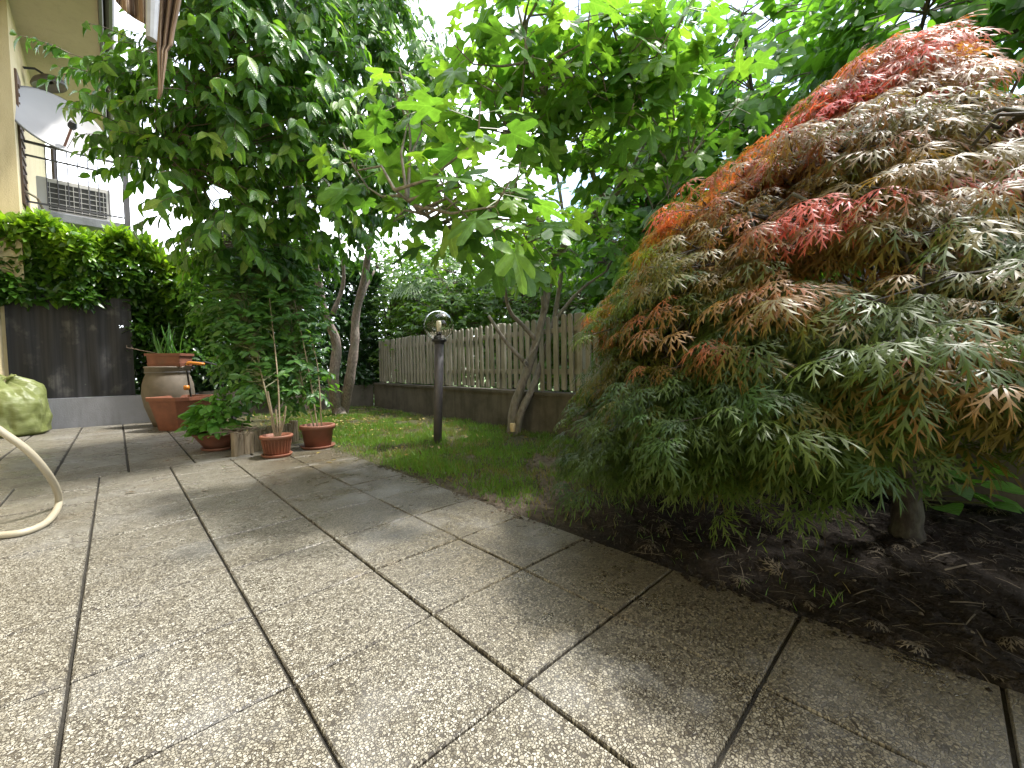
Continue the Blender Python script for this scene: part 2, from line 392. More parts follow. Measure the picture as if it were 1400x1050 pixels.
def soil():
    k = NT('bed_soil'); P = k.pos(); n = k.noise(P, 14, 8, .7); n2 = k.noise(P, 60, 5)
    c = k.ramp(n, [(.3, (.012, .010, .008)), (.55, (.026, .021, .017)), (.75, (.06, .05, .04))])
    c = k.mix(k.ramp(n2, [(.6, 0.), (.72, .5)]), c, (.12, .10, .075))
    sep = k.n('SeparateXYZ', {0: P})
    gy = k.math('MULTIPLY', k.ramp(k.math('ADD', k.math('MULTIPLY', sep.outputs[1], .25), k.math('MULTIPLY', n, .35)), [(.62, 0.), (.95, .6)]), 1.)
    c = k.mix(gy, c, (.085, .085, .035)); dry = k.math('MULTIPLY', k.ramp(k.math('ABSOLUTE', k.math('SUBTRACT', sep.outputs[1], 2.0)), [(.2, .8), (1.1, 0.)]), k.ramp(n, [(.35, .2), (.6, 1.)])); c = k.mix(dry, c, (.155, .125, .09))
    k.p(col=c, rough=.95, spec=.2); k.bump(n2, .02, 1.); return k.m
M_soil = soil()
M_ground = simple('distant_grass_ground', (.10, .15, .04), .95, .4, 2)
def wallmat(name, col, dirt, amt=.6, sc=3.):
    k = NT(name); P = k.pos(); n = k.noise(P, sc, 7, .65); s = k.noise(k.pos((6, 6, .7)), 2, 5)
    c = k.mix(k.ramp(n, [(.4, 0.), (.65, amt)]), col, dirt); c = k.mix(k.ramp(s, [(.5, 0.), (.72, amt*.7)]), c, tuple(np.array(dirt)*.7))
    k.p(col=c, rough=.9); k.bump(k.noise(P, 70, 5), .006, .6); return k.m
M_lowwall = wallmat('grey_wall_render', (.24, .245, .265), (.16, .16, .17), .5)
M_fencewall = wallmat('stained_wall_concrete', (.115, .10, .075), (.045, .04, .027), .8)
M_house = wallmat('yellow_render', (.58, .48, .28), (.49, .39, .22), .4)
M_soffit = wallmat('beige_soffit', (.45, .37, .265), (.38, .31, .22), .3, 2)
M_picket = None
def wood(name, a, b, green):
    k = NT(name); P = k.pos((14, 14, 1.2)); n = k.noise(P, 5, 6, .6); g = k.noise(k.pos(), 2.2, 4)
    oi = k.n('ObjectInfo').outputs['Random']
    c = k.ramp(n, [(.3, a), (.7, b)]); c = k.mix(k.ramp(g, [(.45, 0.), (.7, .6)]), c, green)
    c = k.mix(k.math('MULTIPLY', oi, .5), c, k.mix(1., c, (.68, .68, .66), 'MULTIPLY'))
    k.p(col=c, rough=.85); k.bump(n, .004, .6); return k.m
M_picket = wood('weathered_fence_wood', (.23, .21, .165), (.39, .365, .30), (.16, .16, .095))
M_log = wood('log_edging_wood', (.12, .09, .055), (.30, .24, .16), (.13, .13, .07))
M_black = simple('black_metal', (.022, .022, .024), .45, .2)
M_pole = simple('grey_brown_pole_paint', (.075, .068, .075), .5, .25, 14)
M_rail = simple('dark_grey_rail_paint', (.085, .08, .085), .5, .2)
M_brown = simple('dark_brown_gutter', (.06, .042, .036), .4, .2)
M_white = simple('white_enamel', (.58, .56, .52), .4, .06)
M_dish = simple('dish_white', (.33, .325, .32), .45, .06, 3)
M_grille = simple('grille_dark', (.04, .038, .034), .5, .3)
M_shutter = wood('brown_shutter_wood', (.11, .07, .045), (.19, .12, .08), (.12, .08, .06))
def terracotta(name, c, d):
    k = NT(name); P = k.pos(); n = k.noise(P, 9, 6); n2 = k.noise(P, 3.4, 5)
    cc = k.ramp(n, [(.3, tuple(np.array(c)*.75)), (.7, tuple(np.array(c)*1.2))]); cc = k.mix(k.ramp(n2, [(.5, 0.), (.7, .55)]), cc, d)
    k.p(col=cc, rough=.65); k.bump(n, .003, .4); return k.m
M_terra = terracotta('terracotta', (.20, .07, .036), (.13, .075, .05))
M_terra2 = terracotta('weathered_terracotta', (.19, .07, .04), (.12, .08, .055))
M_jar = terracotta('old_clay_jar', (.13, .105, .075), (.065, .064, .05))
M_orange = simple('orange_plastic', (.5, .18, .02), .4, .1)
M_cane = simple('dry_cane', (.24, .19, .12), .7, .3)
M_hose = simple('cream_hose', (.33, .295, .215), .45, .12)
M_cut = simple('cut_wood', (.55, .42, .22), .7, .15)

# ------------------------------------------------------------------ the ground, patio and lawn
g = MB().grid(lambda a, b: (-60+120*a, -60+120*b, -.12), 6, 6).build('ground', M_ground); tag(g, kind='structure')
X0, Y0, T = 1.4841, -.1148, .4
patio = MB()
patio.box((.23, 1.6, -.055), (2.50, 5.36, .086)); patio.box((-.08, 6.3, -.055), (1.88, 4.0, .086))
patio = patio.build('patio', M_joint); tag(patio, kind='structure')
def slab_mesh(sx, sy):
    m = MB(); ch = .004; a, b = sx/2-.0042, sy/2-.0042; v = []
    # uneven chipped edge: 5 points per side
    def ring(ins, z):
        P = []
        for (x0, y0, x1, y1) in ((-a, -b, a, -b), (a, -b, a, b), (a, b, -a, b), (-a, b, -a, -b)):
            for t in np.arange(5)/5:
                j = rng.normal(0, .0011) if ins else 0
                x, y = x0+(x1-x0)*t, y0+(y1-y0)*t; P.append((x*(1-(ins+j)/a), y*(1-(ins+j)/b), z))
        return P
    R = [ring(0, -.04), ring(0, -.005), ring(.0035, 0)]; n = 20
    f = [tuple(range(2*n, 3*n))]+[(l*n+i, l*n+(i+1) % n, (l+1)*n+(i+1) % n, (l+1)*n+i) for l in (0, 1) for i in range(n)]
    m.add(R[0]+R[1]+R[2], f); return m.mesh('paving_slab', M_slab)
SL = [slab_mesh(T, T) for _ in range(4)]
def put_slab(x, y, me, z=0):
    o = link('paving_slab', me, patio); o.location = (x, y, z+rng.normal(0, .0012)); o.rotation_euler = (rng.normal(0, .0022), rng.normal(0, .0022), rng.choice([0, math.pi]) + rng.normal(0, .002))
for k in range(6):
    for j in range(-3, 11):
        put_slab(X0-T*(k+.5), Y0+T*(j+.5), SL[rng.integers(4)])
half = slab_mesh(.1, T)
for j in range(-3, 11): put_slab(X0-T*6-.056, Y0+T*(j+.5), half)
for k in range(5):
    for j in range(10):
        put_slab(.86-.4085*(k+.5), Y0+T*(11+j+.5), SL[rng.integers(4)])
extra = slab_mesh(.6, .32)
put_slab(1.17, Y0+T*11.4, extra)

def hgt(x, y):
    return -.02+.018*math.sin(x*3.1+1)*math.sin(y*2.3)+.012*math.sin(x*9+y*7)+.007*math.sin(x*23-y*19)+.03*math.exp(-((x-2.4)**2+(y-.1)**2)/.35)
hv = np.vectorize(hgt)
lawn = MB()
def lawn_fn(a, b):
    x, y = 1.445+(3.98-1.445)*a**1.15, -3.2+11.5*b
    e = max(0, 1-(x-1.445)/.12); sp_ = .5*math.sin(y*9.1)+.5*math.sin(y*23+1)+.5*math.sin(y*4.3+2)
    return (x, y, hgt(x, y)*(1-e)+e*(-.012+.013*sp_*(x < 1.54))+rng.normal(0, .005))
lawn.grid(lawn_fn, 90, 420)
lawn.grid(lambda a, b: (.865+.63*a, 4.62+3.7*b, -.012+.01*math.sin(a*9+b*30)+rng.normal(0, .006)), 14, 70)
lawn = lawn.build('lawn_soil', M_soil, smooth=True); tag(lawn, kind='structure')

# ------------------------------------------------------------------ boundary walls
FX = lambda y: 3.54+.062*(y-3.5)               # garden face of the fence wall
BYW = lambda x: 8.33-.045*(x+1)                # garden face of the back wall
wl = thing('low_garden_wall', 'low grey rendered wall along the back of the terrace under the black screen', 'wall', (.0, 8.35, 0))
m = MB(); x0, x1 = -1.02, .95
m.add([(x0, BYW(x0), -.1), (x1, BYW(x1), -.1), (x1, BYW(x1)+.16, -.1), (x0, BYW(x0)+.16, -.1), (x0, BYW(x0), .41), (x1, BYW(x1), .41), (x1, BYW(x1)+.16, .41), (x0, BYW(x0)+.16, .41)],
      [(0, 1, 5, 4), (1, 2, 6, 5), (2, 3, 7, 6), (3, 0, 4, 7), (4, 5, 6, 7)]).build('wall_body', M_lowwall, wl)
wl2 = thing('back_bed_wall', 'short stained concrete wall behind the cherry trunks', 'wall', (2.4, 8.2, 0))
m = MB(); x0, x1 = .953, FX(8.1)
m.add([(x0, BYW(x0)+.01, -.1), (x1, BYW(x1)+.01, -.1), (x1, BYW(x1)+.18, -.1), (x0, BYW(x0)+.18, -.1), (x0, BYW(x0)+.01, .43), (x1, BYW(x1)+.01, .43), (x1, BYW(x1)+.18, .43), (x0, BYW(x0)+.18, .43)],
      [(0, 1, 5, 4), (1, 2, 6, 5), (2, 3, 7, 6), (3, 0, 4, 7), (4, 5, 6, 7)]).build('wall_body', M_fencewall, wl2)
fw = thing('fence_wall', 'long low stained concrete wall carrying the picket fence', 'wall', (FX(3), 3, 0))
m = MB(); y0, y1 = -3.2, 8.10
m.add([(FX(y0), y0, -.1), (FX(y1), y1, -.1), (FX(y1)+.2, y1, -.1), (FX(y0)+.2, y0, -.1), (FX(y0), y0, .43), (FX(y1), y1, .43), (FX(y1)+.2, y1, .43), (FX(y0)+.2, y0, .43)],
      [(0, 4, 5, 1), (1, 5, 6, 2), (2, 6, 7, 3), (3, 7, 4, 0), (4, 7, 6, 5)]).build('wall_body', M_fencewall, fw)
m = MB(); m.add([(FX(y0)-.015, y0, .431), (FX(y1)-.015, y1-.003, .431), (FX(y1)+.215, y1-.003, .431), (FX(y0)+.215, y0, .431), (FX(y0)-.015, y0, .465), (FX(y1)-.015, y1-.003, .465), (FX(y1)+.215, y1-.003, .465), (FX(y0)+.215, y0, .465)],
      [(0, 4, 5, 1), (1, 5, 6, 2), (2, 6, 7, 3), (3, 7, 4, 0), (4, 7, 6, 5), (0, 1, 2, 3)]).build('coping', M_fencewall, fw)
# black shade net
def net():
    k = NT('black_shade_net'); P = k.pos(); st = k.noise(k.pos((26, 26, .5)), 1, 4); n = k.noise(k.pos((1.3, 1.3, 1)), 3.2, 6, .6)
    c = k.ramp(st, [(.35, (.006, .006, .007)), (.7, (.026, .026, .028))])
    c = k.mix(k.math('MULTIPLY', k.ramp(n, [(.56, 0.), (.68, .75)]), k.ramp(st, [(.4, .3), (.6, 1.)])), c, (.10, .095, .085))
    weave = k.n('TexChecker', {'Vector': P, 'Scale': 260})
    hole = k.ramp(k.noise(P, 7.5, 5, .6), [(.735, 1.), (.75, .05)])
    k.p(col=c, rough=.7, alpha=hole); return k.m
M_net = net()
nt_o = thing('shade_net', 'black shade net screen fixed above the grey wall at left', 'screen', (-.4, 8.36, .41))
m = MB(); nf = lambda a, b, o: (-1.0+1.2*a, BYW(-1.0+1.2*a)+.045+o+.008*math.sin(a*34)+.006*math.sin(a*13+b*7), .415+1.42*b)
m.grid(lambda a, b: nf(a, b, 0), 40, 24).build('net_sheet', M_net, nt_o, True)
m = MB()
for x in (-.98, -.4, .16): m.tube([(x, BYW(x)+.075, .412), (x, BYW(x)+.075, 1.83)], .014, 6)
m.build('support_rod', M_black, nt_o)

# ------------------------------------------------------------------ picket fence
pf = thing('picket_fence', 'weathered grey wooden picket fence on the long low wall', 'fence', (FX(3)+.1, 3, .465))
fa = math.atan(.062); RF = rotz(-fa)
def picket():
    m = MB(); w2, t2, h = .032, .011, .84
    prof = [(-w2, 0), (w2, 0), (w2, h-.03), (w2*.75, h-.008), (w2*.35, h), (-w2*.35, h), (-w2*.75, h-.008), (-w2, h-.03)]
    n = 8; v = [(-t2, x, z) for x, z in prof]+[(t2, x, z) for x, z in prof]
    m.add(v, [tuple(range(n)), tuple(range(n, 2*n))[::-1]]+[(i, i+n, (i+1) % n+n, (i+1) % n) for i in range(n)])
    return m.mesh('picket', M_picket)
PM = picket(); pb = np.array(pf.location); y = -3.1; i = 0
posts = [-2.6, -.85, .95, 2.75, 4.1, 5.45, 6.8, 8.0]
while y < 8.05:
    o = link('picket', PM, pf); o.location = (np.array((FX(y)+.10, y, .49+rng.normal(0, .006)))-pb).tolist()
    o.rotation_euler = (rng.normal(0, .012), rng.normal(0, .008), -fa+rng.normal(0, .03)); o.scale = (1, rng.uniform(.88, 1.05), rng.uniform(.985, 1.01)); y += .118+rng.normal(0, .004)
for z in (.70, 1.17):
    m = MB(); L = 11.1/math.cos(fa); m.box((FX(2.47)+.127, 2.47, z), (.026, L, .06), .004, RF).build('rail', M_picket, pf)
for y in posts:
    MB().box((FX(y)+.18, y, .9), (.075, .095, .88), .006, RF).build('post', M_picket, pf)

# ------------------------------------------------------------------ terraced house at left
hs = thing('terraced_house', 'yellow rendered house with deep eave and balcony behind the left hedge', 'house', (-1.2, 5, 0))
MB().box((-1.18, 1.2, 2.8), (.3, 14.3, 5.8)).build('wall', M_house, hs)
MB().box((-.97, 10.35, 2.8), (.3, 3.9, 5.8)).build('wall', M_house, hs)
MB().box((-.62, 3.1, 5.68), (1.28, 18.2, .12)).build('soffit', M_soffit, hs)
m = MB(); m.box((.045, 3.1, 5.70), (.05, 18.2, .24), .01); fas = m.build('fascia', M_brown, hs)
MB().tube([(.13, -6, 5.74), (.13, 12.2, 5.74)], .06, 10).build('gutter', M_brown, fas)
dp = MB().tube([(-.70, 12.0, 2.9), (-.70, 12.0, 5.6)], .04, 8).build('downpipe', M_brown, hs)
# roof above the eave
m = MB(); m.add([(.17, -6, 5.85), (.17, 12.25, 5.85), (-3.6, 12.25, 7.6), (-3.6, -6, 7.6), (.17, -6, 5.78), (.17, 12.25, 5.78), (-3.6, 12.25, 7.5), (-3.6, -6, 7.5)],
    [(0, 1, 2, 3), (4, 7, 6, 5), (0, 4, 5, 1), (1, 5, 6, 2), (2, 6, 7, 3), (3, 7, 4, 0)]).build('roof', M_terra2, hs)
# balcony
MB().box((-.24, 9.9, 3.01), (1.0, 2.02, .13), .01).build('balcony_slab', M_lowwall, hs)
rl = MB(); BY = 8.9
rl.box((-.31, BY, 3.985), (1.04, .035, .03)); rail = rl.build('balcony_railing', M_rail, hs)
MB().box((-.31, BY, 3.80), (1.0, .022, .022)).build('mid_rail', M_rail, rail)
MB().box((-.31, BY, 3.16), (1.0, .022, .022)).build('bottom_rail', M_rail, rail)
MB().box((.235, BY, 3.52), (.06, .06, 1.0)).build('railing_post', M_rail, rail)
MB().box((.235, 9.9, 3.985), (.035, 1.9, .03)).build('side_rail', M_rail, rail)
for i in range(8):
    x = -.60+i*.105; MB().tube([(x, BY-.002, 3.15), (x, BY-.002, 3.97)], .0065, 6).build('railing_bar', M_rail, rail)
for i in range(13):
    MB().tube([(.235, 9.05+i*.14, 3.07), (.235, 9.05+i*.14, 3.97)], .0065, 5).build('railing_bar', M_rail, rail)
# shutters and near pipe on the wall
sh = MB().box((-.812, 8.84, 3.95), (.03, .34, 1.78), .005).build('shutter', M_shutter, hs)
for z in np.arange(3.2, 4.75, .12): MB().box((-.792, 8.84, z), (.014, .28, .03)).build('slat', M_shutter, sh)
MB().tube([(-.93, 8.52, 2.6), (-.93, 8.52, 4.55)], .042, 10).build('drainpipe', M_rail, hs)
MB().tube([(-.79, 8.75, 3.25), (-.70, 8.95, 3.24), (-.66, 9.05, 3.12), (-.64, 9.15, 3.1)], .016, 6).build('pipe', M_soffit, hs)
# wall lamp under the eave
wlmp = thing('wall_lamp', 'dark domed lamp high on the yellow house wall under the eave', 'lamp', (-.70, 9.6, 5.23))
Rl = np.array(((1, 0, 0), (0, 1, 0), (.25, 0, 1)))
q = MB().lathe([(.02, .11), (.10, .10), (.17, .05), (.2, -.02), (.19, -.05), (.17, -.03), (.05, .02)], (0, 0, 0), 20); q.v = [tuple(Rl@np.array(p)+np.array((-.56, 9.6, 5.2))) for p in q.v]
q.build('lamp_shade', simple('lamp_shade_grey', (.085, .07, .055), .5), wlmp, True)
MB().tube([(-.815, 9.6, 5.32), (-.70, 9.6, 5.36), (-.57, 9.6, 5.30)], .018, 8).build('bracket', M_black, wlmp)

# satellite dish on the railing
dc = PY(80, 166, 8.72); vdir = nrm(CAM-dc); imgd = nrm(.42*CR+.9*CU); nrmd = nrm(.68*vdir+.73*imgd); nrmd = nrm(nrmd)
ax = nrm(np.cross(nrmd, imgd)); ay = np.cross(nrmd, ax); RD = np.stack([ax, ay, nrmd], -1); Rdish = .50
ds = thing('satellite_dish', 'white satellite dish clamped to the balcony railing', 'satellite dish', dc)
def dish_pts(prof, n=40):
    q = MB().lathe(prof, (0, 0, 0), n); q.v = [tuple(dc+RD@np.array(p)) for p in q.v]; return q
dish_pts([(.001, -.10), (Rdish*.4, -.085), (Rdish*.7, -.055), (Rdish*.95, -.008), (Rdish, 0), (Rdish*1.012, -.012), (Rdish*.95, -.03), (Rdish*.7, -.077), (Rdish*.4, -.107), (.001, -.12)]).build('reflector', M_dish, ds, True)
dish_pts([(Rdish*1.0, .004), (Rdish*1.02, -.004), (Rdish*1.02, -.016), (Rdish*.99, -.02)]).build('rim', M_lowwall, ds, True)
lp = PY(99, 172, 8.5); lb = PY(87, 203, 8.62)
MB().tube([lb, (lb+lp)/2, lp], .014, 6).build('feed_arm', simple('feed_arm_rust', (.22, .11, .08), .6), ds)
lnb = MB().tube([lp-nrmd*.03, lp, lp+nrmd*.05+UP*.02], [.045, .05, .035], 10).build('feed_horn', M_black, ds)
MB().tube([dc-nrmd*.11, dc-nrmd*.16-UP*.1, np.array((dc[0], 8.9, 3.99))], .022, 8).build('mast', M_rail, ds)
MB().tube([lp-UP*.02, lp+UP*-.12+CR*.03, lb+CR*.05, lb], .004, 5).build('cable', M_black, ds)

# air conditioner
ac = thing('air_conditioner', 'white air conditioning unit with dark grille behind the balcony bars', 'air conditioner', (-.33, 9.25, 3.08))
x0, x1, yf, z0, z1 = -.72, .05, 9.12, 3.10, 3.62
MB().box(((x0+x1)/2, yf+.16, (z0+z1)/2), (x1-x0, .3, z1-z0), .012).build('casing', M_white, ac)
gx0 = x0+.11
MB().box(((gx0+x1-.05)/2, yf+.002, (z0+z1)/2), (x1-.05-gx0, .012, z1-z0-.12)).build('grille_back', M_grille, ac)
for i in range(6): MB().box(((gx0+x1-.05)/2, yf-.008, z0+.08+i*.075), (x1-.05-gx0, .008, .008)).build('grille_bar', M_white, ac)
for i in range(8): MB().box((gx0+.02+i*.08, yf-.014, (z0+z1)/2), (.006, .006, z1-z0-.12)).build('grille_bar', M_white, ac)
for x in (x0+.12, x1-.12): MB().box((x, yf+.16, z0-.012), (.06, .28, .025)).build('foot', M_black, ac)

# clothes line frame
cl = thing('clothes_line', 'thin clothes line wires rising from a small arm beside the balcony', 'clothes line', (.35, 9.0, 2.9))
a0, a1 = PY(176, 314, 8.95), PY(211, 311, 9.05); MB().tube([a0, a1], .008, 6).build('arm', M_rail, cl)
for i in range(4):
    p = a0+(a1-a0)*(.35+.2*i); q2 = PY(188+i*13, 240, 9.3+.1*i); MB().tube([p, (p+q2)/2, q2], .0025, 4).build('wire', M_rail, cl)

# ------------------------------------------------------------------ awning overhead
def awnmat():
    k = NT('striped_awning_cloth'); uv = k.n('Attribute', attribute_name='luv').outputs['Vector']
    s = k.n('SeparateXYZ', {0: uv}).outputs[0]
    st = k.math('SINE', k.math('MULTIPLY', s, 40.))
    c = k.ramp(st, [(.2, (.24, .15, .09)), (.35, (.42, .31, .21)), (.7, (.50, .40, .29)), (.85, (.20, .13, .085))])
    k.p(col=c, rough=.8)
    tr = k.n('BsdfTranslucent', {'Color': c}); ms = k.n('MixShader', {0: .3, 1: k.b.outputs[0], 2: tr.outputs[0]}); k.t.links.new(ms.outputs[0], k.out.inputs[0])
    return k.m
M_awn = awnmat()
aw = thing('awning', 'brown striped awning cloth hanging folded from above at top left', 'awning', D(215, 0, 2.2))
def cloth(name, fn, nu, nv):
    m = MB().grid(fn, nu, nv); o = m.build(name, M_awn, aw, True); uv = np.array([(i/nu, j/nv, 0) for j in range(nv+1) for i in range(nu+1)])
    set_attr(o.data, np.zeros(len(uv)), uv); sol = o.modifiers.new('thickness', 'SOLIDIFY'); sol.thickness = .003; return o
def drape(a, b):          # folds gathered to a tail at the bottom
    yy = [-60, 0, 35, 62, 70, 100, 128, 135]; xc = [232, 229, 227, 226, 222, 219.5, 219, 218]; hw = [22, 17, 13, 11, 7, 4.2, 2.2, 1.4]
    t = b*7; i = min(int(t), 6); f = t-i; y = yy[i]*(1-f)+yy[i+1]*f; x = xc[i]*(1-f)+xc[i+1]*f; h2 = hw[i]*(1-f)+hw[i+1]*f
    return D(x+(a*2-1)*h2+1.2*math.sin(b*11), y, 2.2+.035*math.sin(a*19+b*2)*(h2/20)+.02*math.sin(b*6))
cloth('hanging_fold', drape, 26, 42)
cloth('valance', lambda a, b: D(150+56*a+8*b*(1-a), -70+(72+22*a)*b+a*16*b+12*math.sin(a*4)*b*.3, 2.28+.04*math.sin(a*14)-.1*b), 26, 10)
a0 = D(211, -60, 2.12); a1 = D(207, 54, 2.12); MB().tube([a0, (a0+a1)/2, a1], [.03, .028, .022], 10).build('front_bar', simple('awning_bar_grey', (.30, .30, .31), .4), aw)

# ------------------------------------------------------------------ tree and plant builders
def trunk_thing(name, label, paths, barkm, loc, cat='tree', group=None, n=9):
    t = thing(name, label, cat, loc, group); nodes = []; mb = MB(); limbs(mb, paths, n, nodes); mb.build('trunk', barkm, t, True); return t, nodes

# cherry tree
cb = G(465, 566)
P = lambda *a: D(*a)
ch, nodes = trunk_thing('cherry_tree', 'leafy cherry tree with two grey stems rising from the back bed', [
    ([cb+(-.03, 0, -.08), cb+(-.04, 0, .05), P(456, 520, 6.72), P(460, 470, 6.7), P(443, 425, 6.5), P(430, 360, 6.2), P(400, 270, 5.4), P(340, 180, 4.5), P(270, 120, 3.8), P(190, 140, 3.5)], .105, .012),
    ([cb+(.05, 0, -.08), cb+(.06, 0, .05), P(478, 520, 6.8), P(485, 470, 6.75), P(487, 430, 6.7), P(500, 370, 6.5), P(510, 280, 6.1), P(490, 150, 5.4), P(470, 20, 4.9), P(460, -80, 4.6)], .10, .015),
    ([cb+(-.04, -.12, -.05), cb+(-.03, -.04, .10), cb+(.0, 0, .25)], .12, .06),
    ([P(438, 415, 6.5), P(400, 390, 5.9), P(350, 350, 5.2), P(290, 330, 4.6)], .045, .01),
    ([P(405, 285, 5.5), P(330, 265, 4.5), P(260, 235, 3.8), P(215, 215, 3.5)], .035, .008),
    ([P(510, 290, 6.1), P(560, 210, 5.6), P(620, 125, 5.1)], .04, .008),
    ([P(488, 150, 5.4), P(420, 70, 4.6), P(370, 0, 4.1)], .03, .008),
    ([P(345, 185, 4.6), P(320, 80, 4.0), P(300, 0, 3.7)], .025, .008),
    ([P(487, 428, 6.7), P(498, 400, 6.72), P(512, 370, 6.8)], .03, .015),
    ([P(455, 430, 6.55), P(470, 380, 6.5), P(460, 300, 6.2)], .04, .015)], M_bark_cherry, cb)
LB = [(128, 92, 3.9, 26), (178, 140, 3.7, 36), (225, 200, 3.6, 52), (215, 140, 3.7, 50), (320, 110, 3.3, 80), (400, 55, 3.8, 75), (300, 250, 3.6, 75), (400, 180, 3.9, 85), (480, 120, 4.6, 70), (340, 320, 4.3, 65), (430, 270, 4.8, 75),
      (560, 120, 5.0, 55), (600, 150, 5.0, 42), (470, 30, 4.6, 60), (310, 30, 3.5, 60), (550, 60, 5.1, 42), (540, 200, 5.2, 60), (390, 360, 5.2, 45), (300, 340, 4.3, 38), (500, 250, 5.4, 60), (260, 100, 3.4, 50), (470, -60, 4.4, 90), (340, -60, 3.6, 90)]
LBm = [(D(x, y, d), r*d/F) for x, y, d, r in LB]
sp, sdir = in_lobes(LBm, 1350, .3); sdir = nrm(sdir*(1, 1, .5)+UP*.05-CF*.25)
pos, M, tw = leafy_shoots(sp, sdir, .30, 11, .13, .85, .55, nrm(sdir+UP*.5))
tint = np.clip(rng.normal(.42, .17, len(pos))+np.repeat(rng.normal(0, .15, 1350), 11)+.4*(np.tile(np.arange(11), 1350) > 8)*rng.random(len(pos)), 0, 1)
mb = MB(); twigs_to(mb, sp[::2], nodes, .0035)
for t_ in tw[::1]: mb.tube(t_[[0, 4, 8, 11]], [.004, .0035, .003, .002], 3, False)
mb.build('twigs', M_twig, ch, True); foliage(ch, [CHERRY], pos, M, tint, M_cherry, 300)

# fig tree
fb = G(699, 590)
fg, nodes = trunk_thing('fig_tree', 'fig tree with crossing pale stems and big lobed leaves by the fence', [
    ([fb+(0, 0, -.06), P(702, 560, 4.85), P(712, 530, 4.8), P(725, 495, 4.75), P(735, 460, 4.7), P(745, 420, 4.65), P(760, 353, 4.5), P(797, 307, 4.35), P(827, 280, 4.2), P(817, 257, 4.1), P(800, 210, 3.9), P(780, 177, 3.6), P(753, 137, 3.3), P(730, 103, 3.1), P(715, 40, 2.9)], .058, .008),
    ([fb+(.05, -.03, -.06), P(712, 565, 4.8), P(728, 530, 4.85), P(742, 490, 4.9), P(757, 440, 4.9), P(765, 390, 4.8), P(772, 330, 4.7), P(765, 260, 4.5), P(750, 190, 4.2)], .05, .012),
    ([P(722, 500, 4.75), P(712, 490, 4.6), P(690, 465, 4.5), P(668, 432, 4.4)], .026, .018),
    ([P(733, 465, 4.7), P(715, 445, 4.6), P(697, 425, 4.4), P(690, 390, 4.2), P(690, 340, 3.8)], .03, .01),
    ([P(745, 425, 4.65), P(737, 380, 4.5), P(720, 355, 4.2), P(680, 357, 3.8), P(640, 333, 3.3), P(590, 300, 2.8), P(540, 260, 2.5)], .03, .008),
    ([P(827, 280, 4.2), P(847, 263, 4.0), P(900, 238, 3.7), P(940, 225, 3.5)], .022, .007),
    ([P(780, 177, 3.6), P(787, 140, 3.5), P(813, 127, 3.4), P(847, 103, 3.3), P(852, 60, 3.2)], .02, .007),
    ([P(827, 282, 4.2), P(880, 200, 3.9), P(905, 110, 3.6), P(930, 60, 3.4)], .02, .007),
    ([P(740, 455, 4.7), P(732, 475, 4.6), P(717, 495, 4.5), P(722, 503, 4.5)], .012, .008),
    ([P(757, 440, 4.9), P(790, 400, 4.8), P(830, 370, 4.6)], .025, .01),
    ([P(760, 353, 4.5), P(735, 300, 4.1), P(720, 240, 3.7), P(700, 180, 3.3)], .02, .007)], M_bark_fig, fb)
MB().lathe([(.001, .02), (.03, .018), (.035, 0), (.03, -.08)], fb+(-.03, -.06, .09), 10).build('cut_stub', M_cut, fg, True)
FL = [(560, 240, 2.5, 70), (640, 270, 2.3, 75), (690, 290, 2.6, 60), (520, 265, 2.8, 40), (600, 300, 3.0, 45), (715, 70, 2.9, 72), (800, 60, 3.0, 72), (875, 70, 3.1, 66), (700, 150, 3.2, 60), (780, 120, 3.3, 80), (850, 150, 3.4, 65),
      (880, 240, 3.7, 60), (810, 240, 4.0, 40), (740, 340, 4.3, 45), (820, 330, 4.4, 45), (950, 200, 3.5, 40), (990, 130, 3.2, 40), (580, 190, 2.9, 55), (905, 130, 3.3, 45)]
sp, sdir = in_lobes([(D(x, y, d), r*d/F) for x, y, d, r in FL], 140, .2)
sdir = nrm(sdir*.6+UP*.6-CF*.2); nl = 6; n = len(sp); ang = rng.uniform(0, 6.28, (n, 1))+np.arange(nl)*2.4
e1 = nrm(np.cross(sdir, (1, .2, 0))); e2 = np.cross(sdir, e1)
rad = e1[:, None, :]*np.cos(ang)[..., None]+e2[:, None, :]*np.sin(ang)[..., None]
hb = sp[:, None, :]+sdir[:, None, :]*(np.arange(nl)*.028)[None, :, None]
d = nrm(rad+sdir[:, None, :]*(.5*np.arange(nl)/nl)[None, :, None]-UP*rng.uniform(-.1, .5, (n, nl))[..., None]); pl = rng.uniform(.07, .16, (n, nl))
pos = (hb+d*pl[..., None]).reshape(-1, 3); nn = (UP*1.0+rad*.25+rng.normal(0, .3, (n, nl, 3))).reshape(-1, 3)
M = frames((d-UP*.18).reshape(-1, 3), nn, rng.uniform(.19, .33, n*nl)*np.tile(np.linspace(1.05, .7, nl), n))
tint = rng.normal(.55, .2, n*nl)+np.tile(np.linspace(-.1, .4, nl), n)
mb = MB(); twigs_to(mb, sp, nodes, .006, 5)
for i in range(n):
    mb.tube([sp[i], sp[i]+sdir[i]*.17], [.006, .004], 5, True)
mb.build('twigs', M_bark_fig, fg, True)
mb = MB()
for i in range(n):
    for j in range(nl): mb.tube([hb[i, j], hb[i, j]+d[i, j]*pl[i, j]], .0028, 3, False)
mb.build('petioles', M_green_stem, fg); foliage(fg, FIGS, pos, M, tint, M_fig, 300)

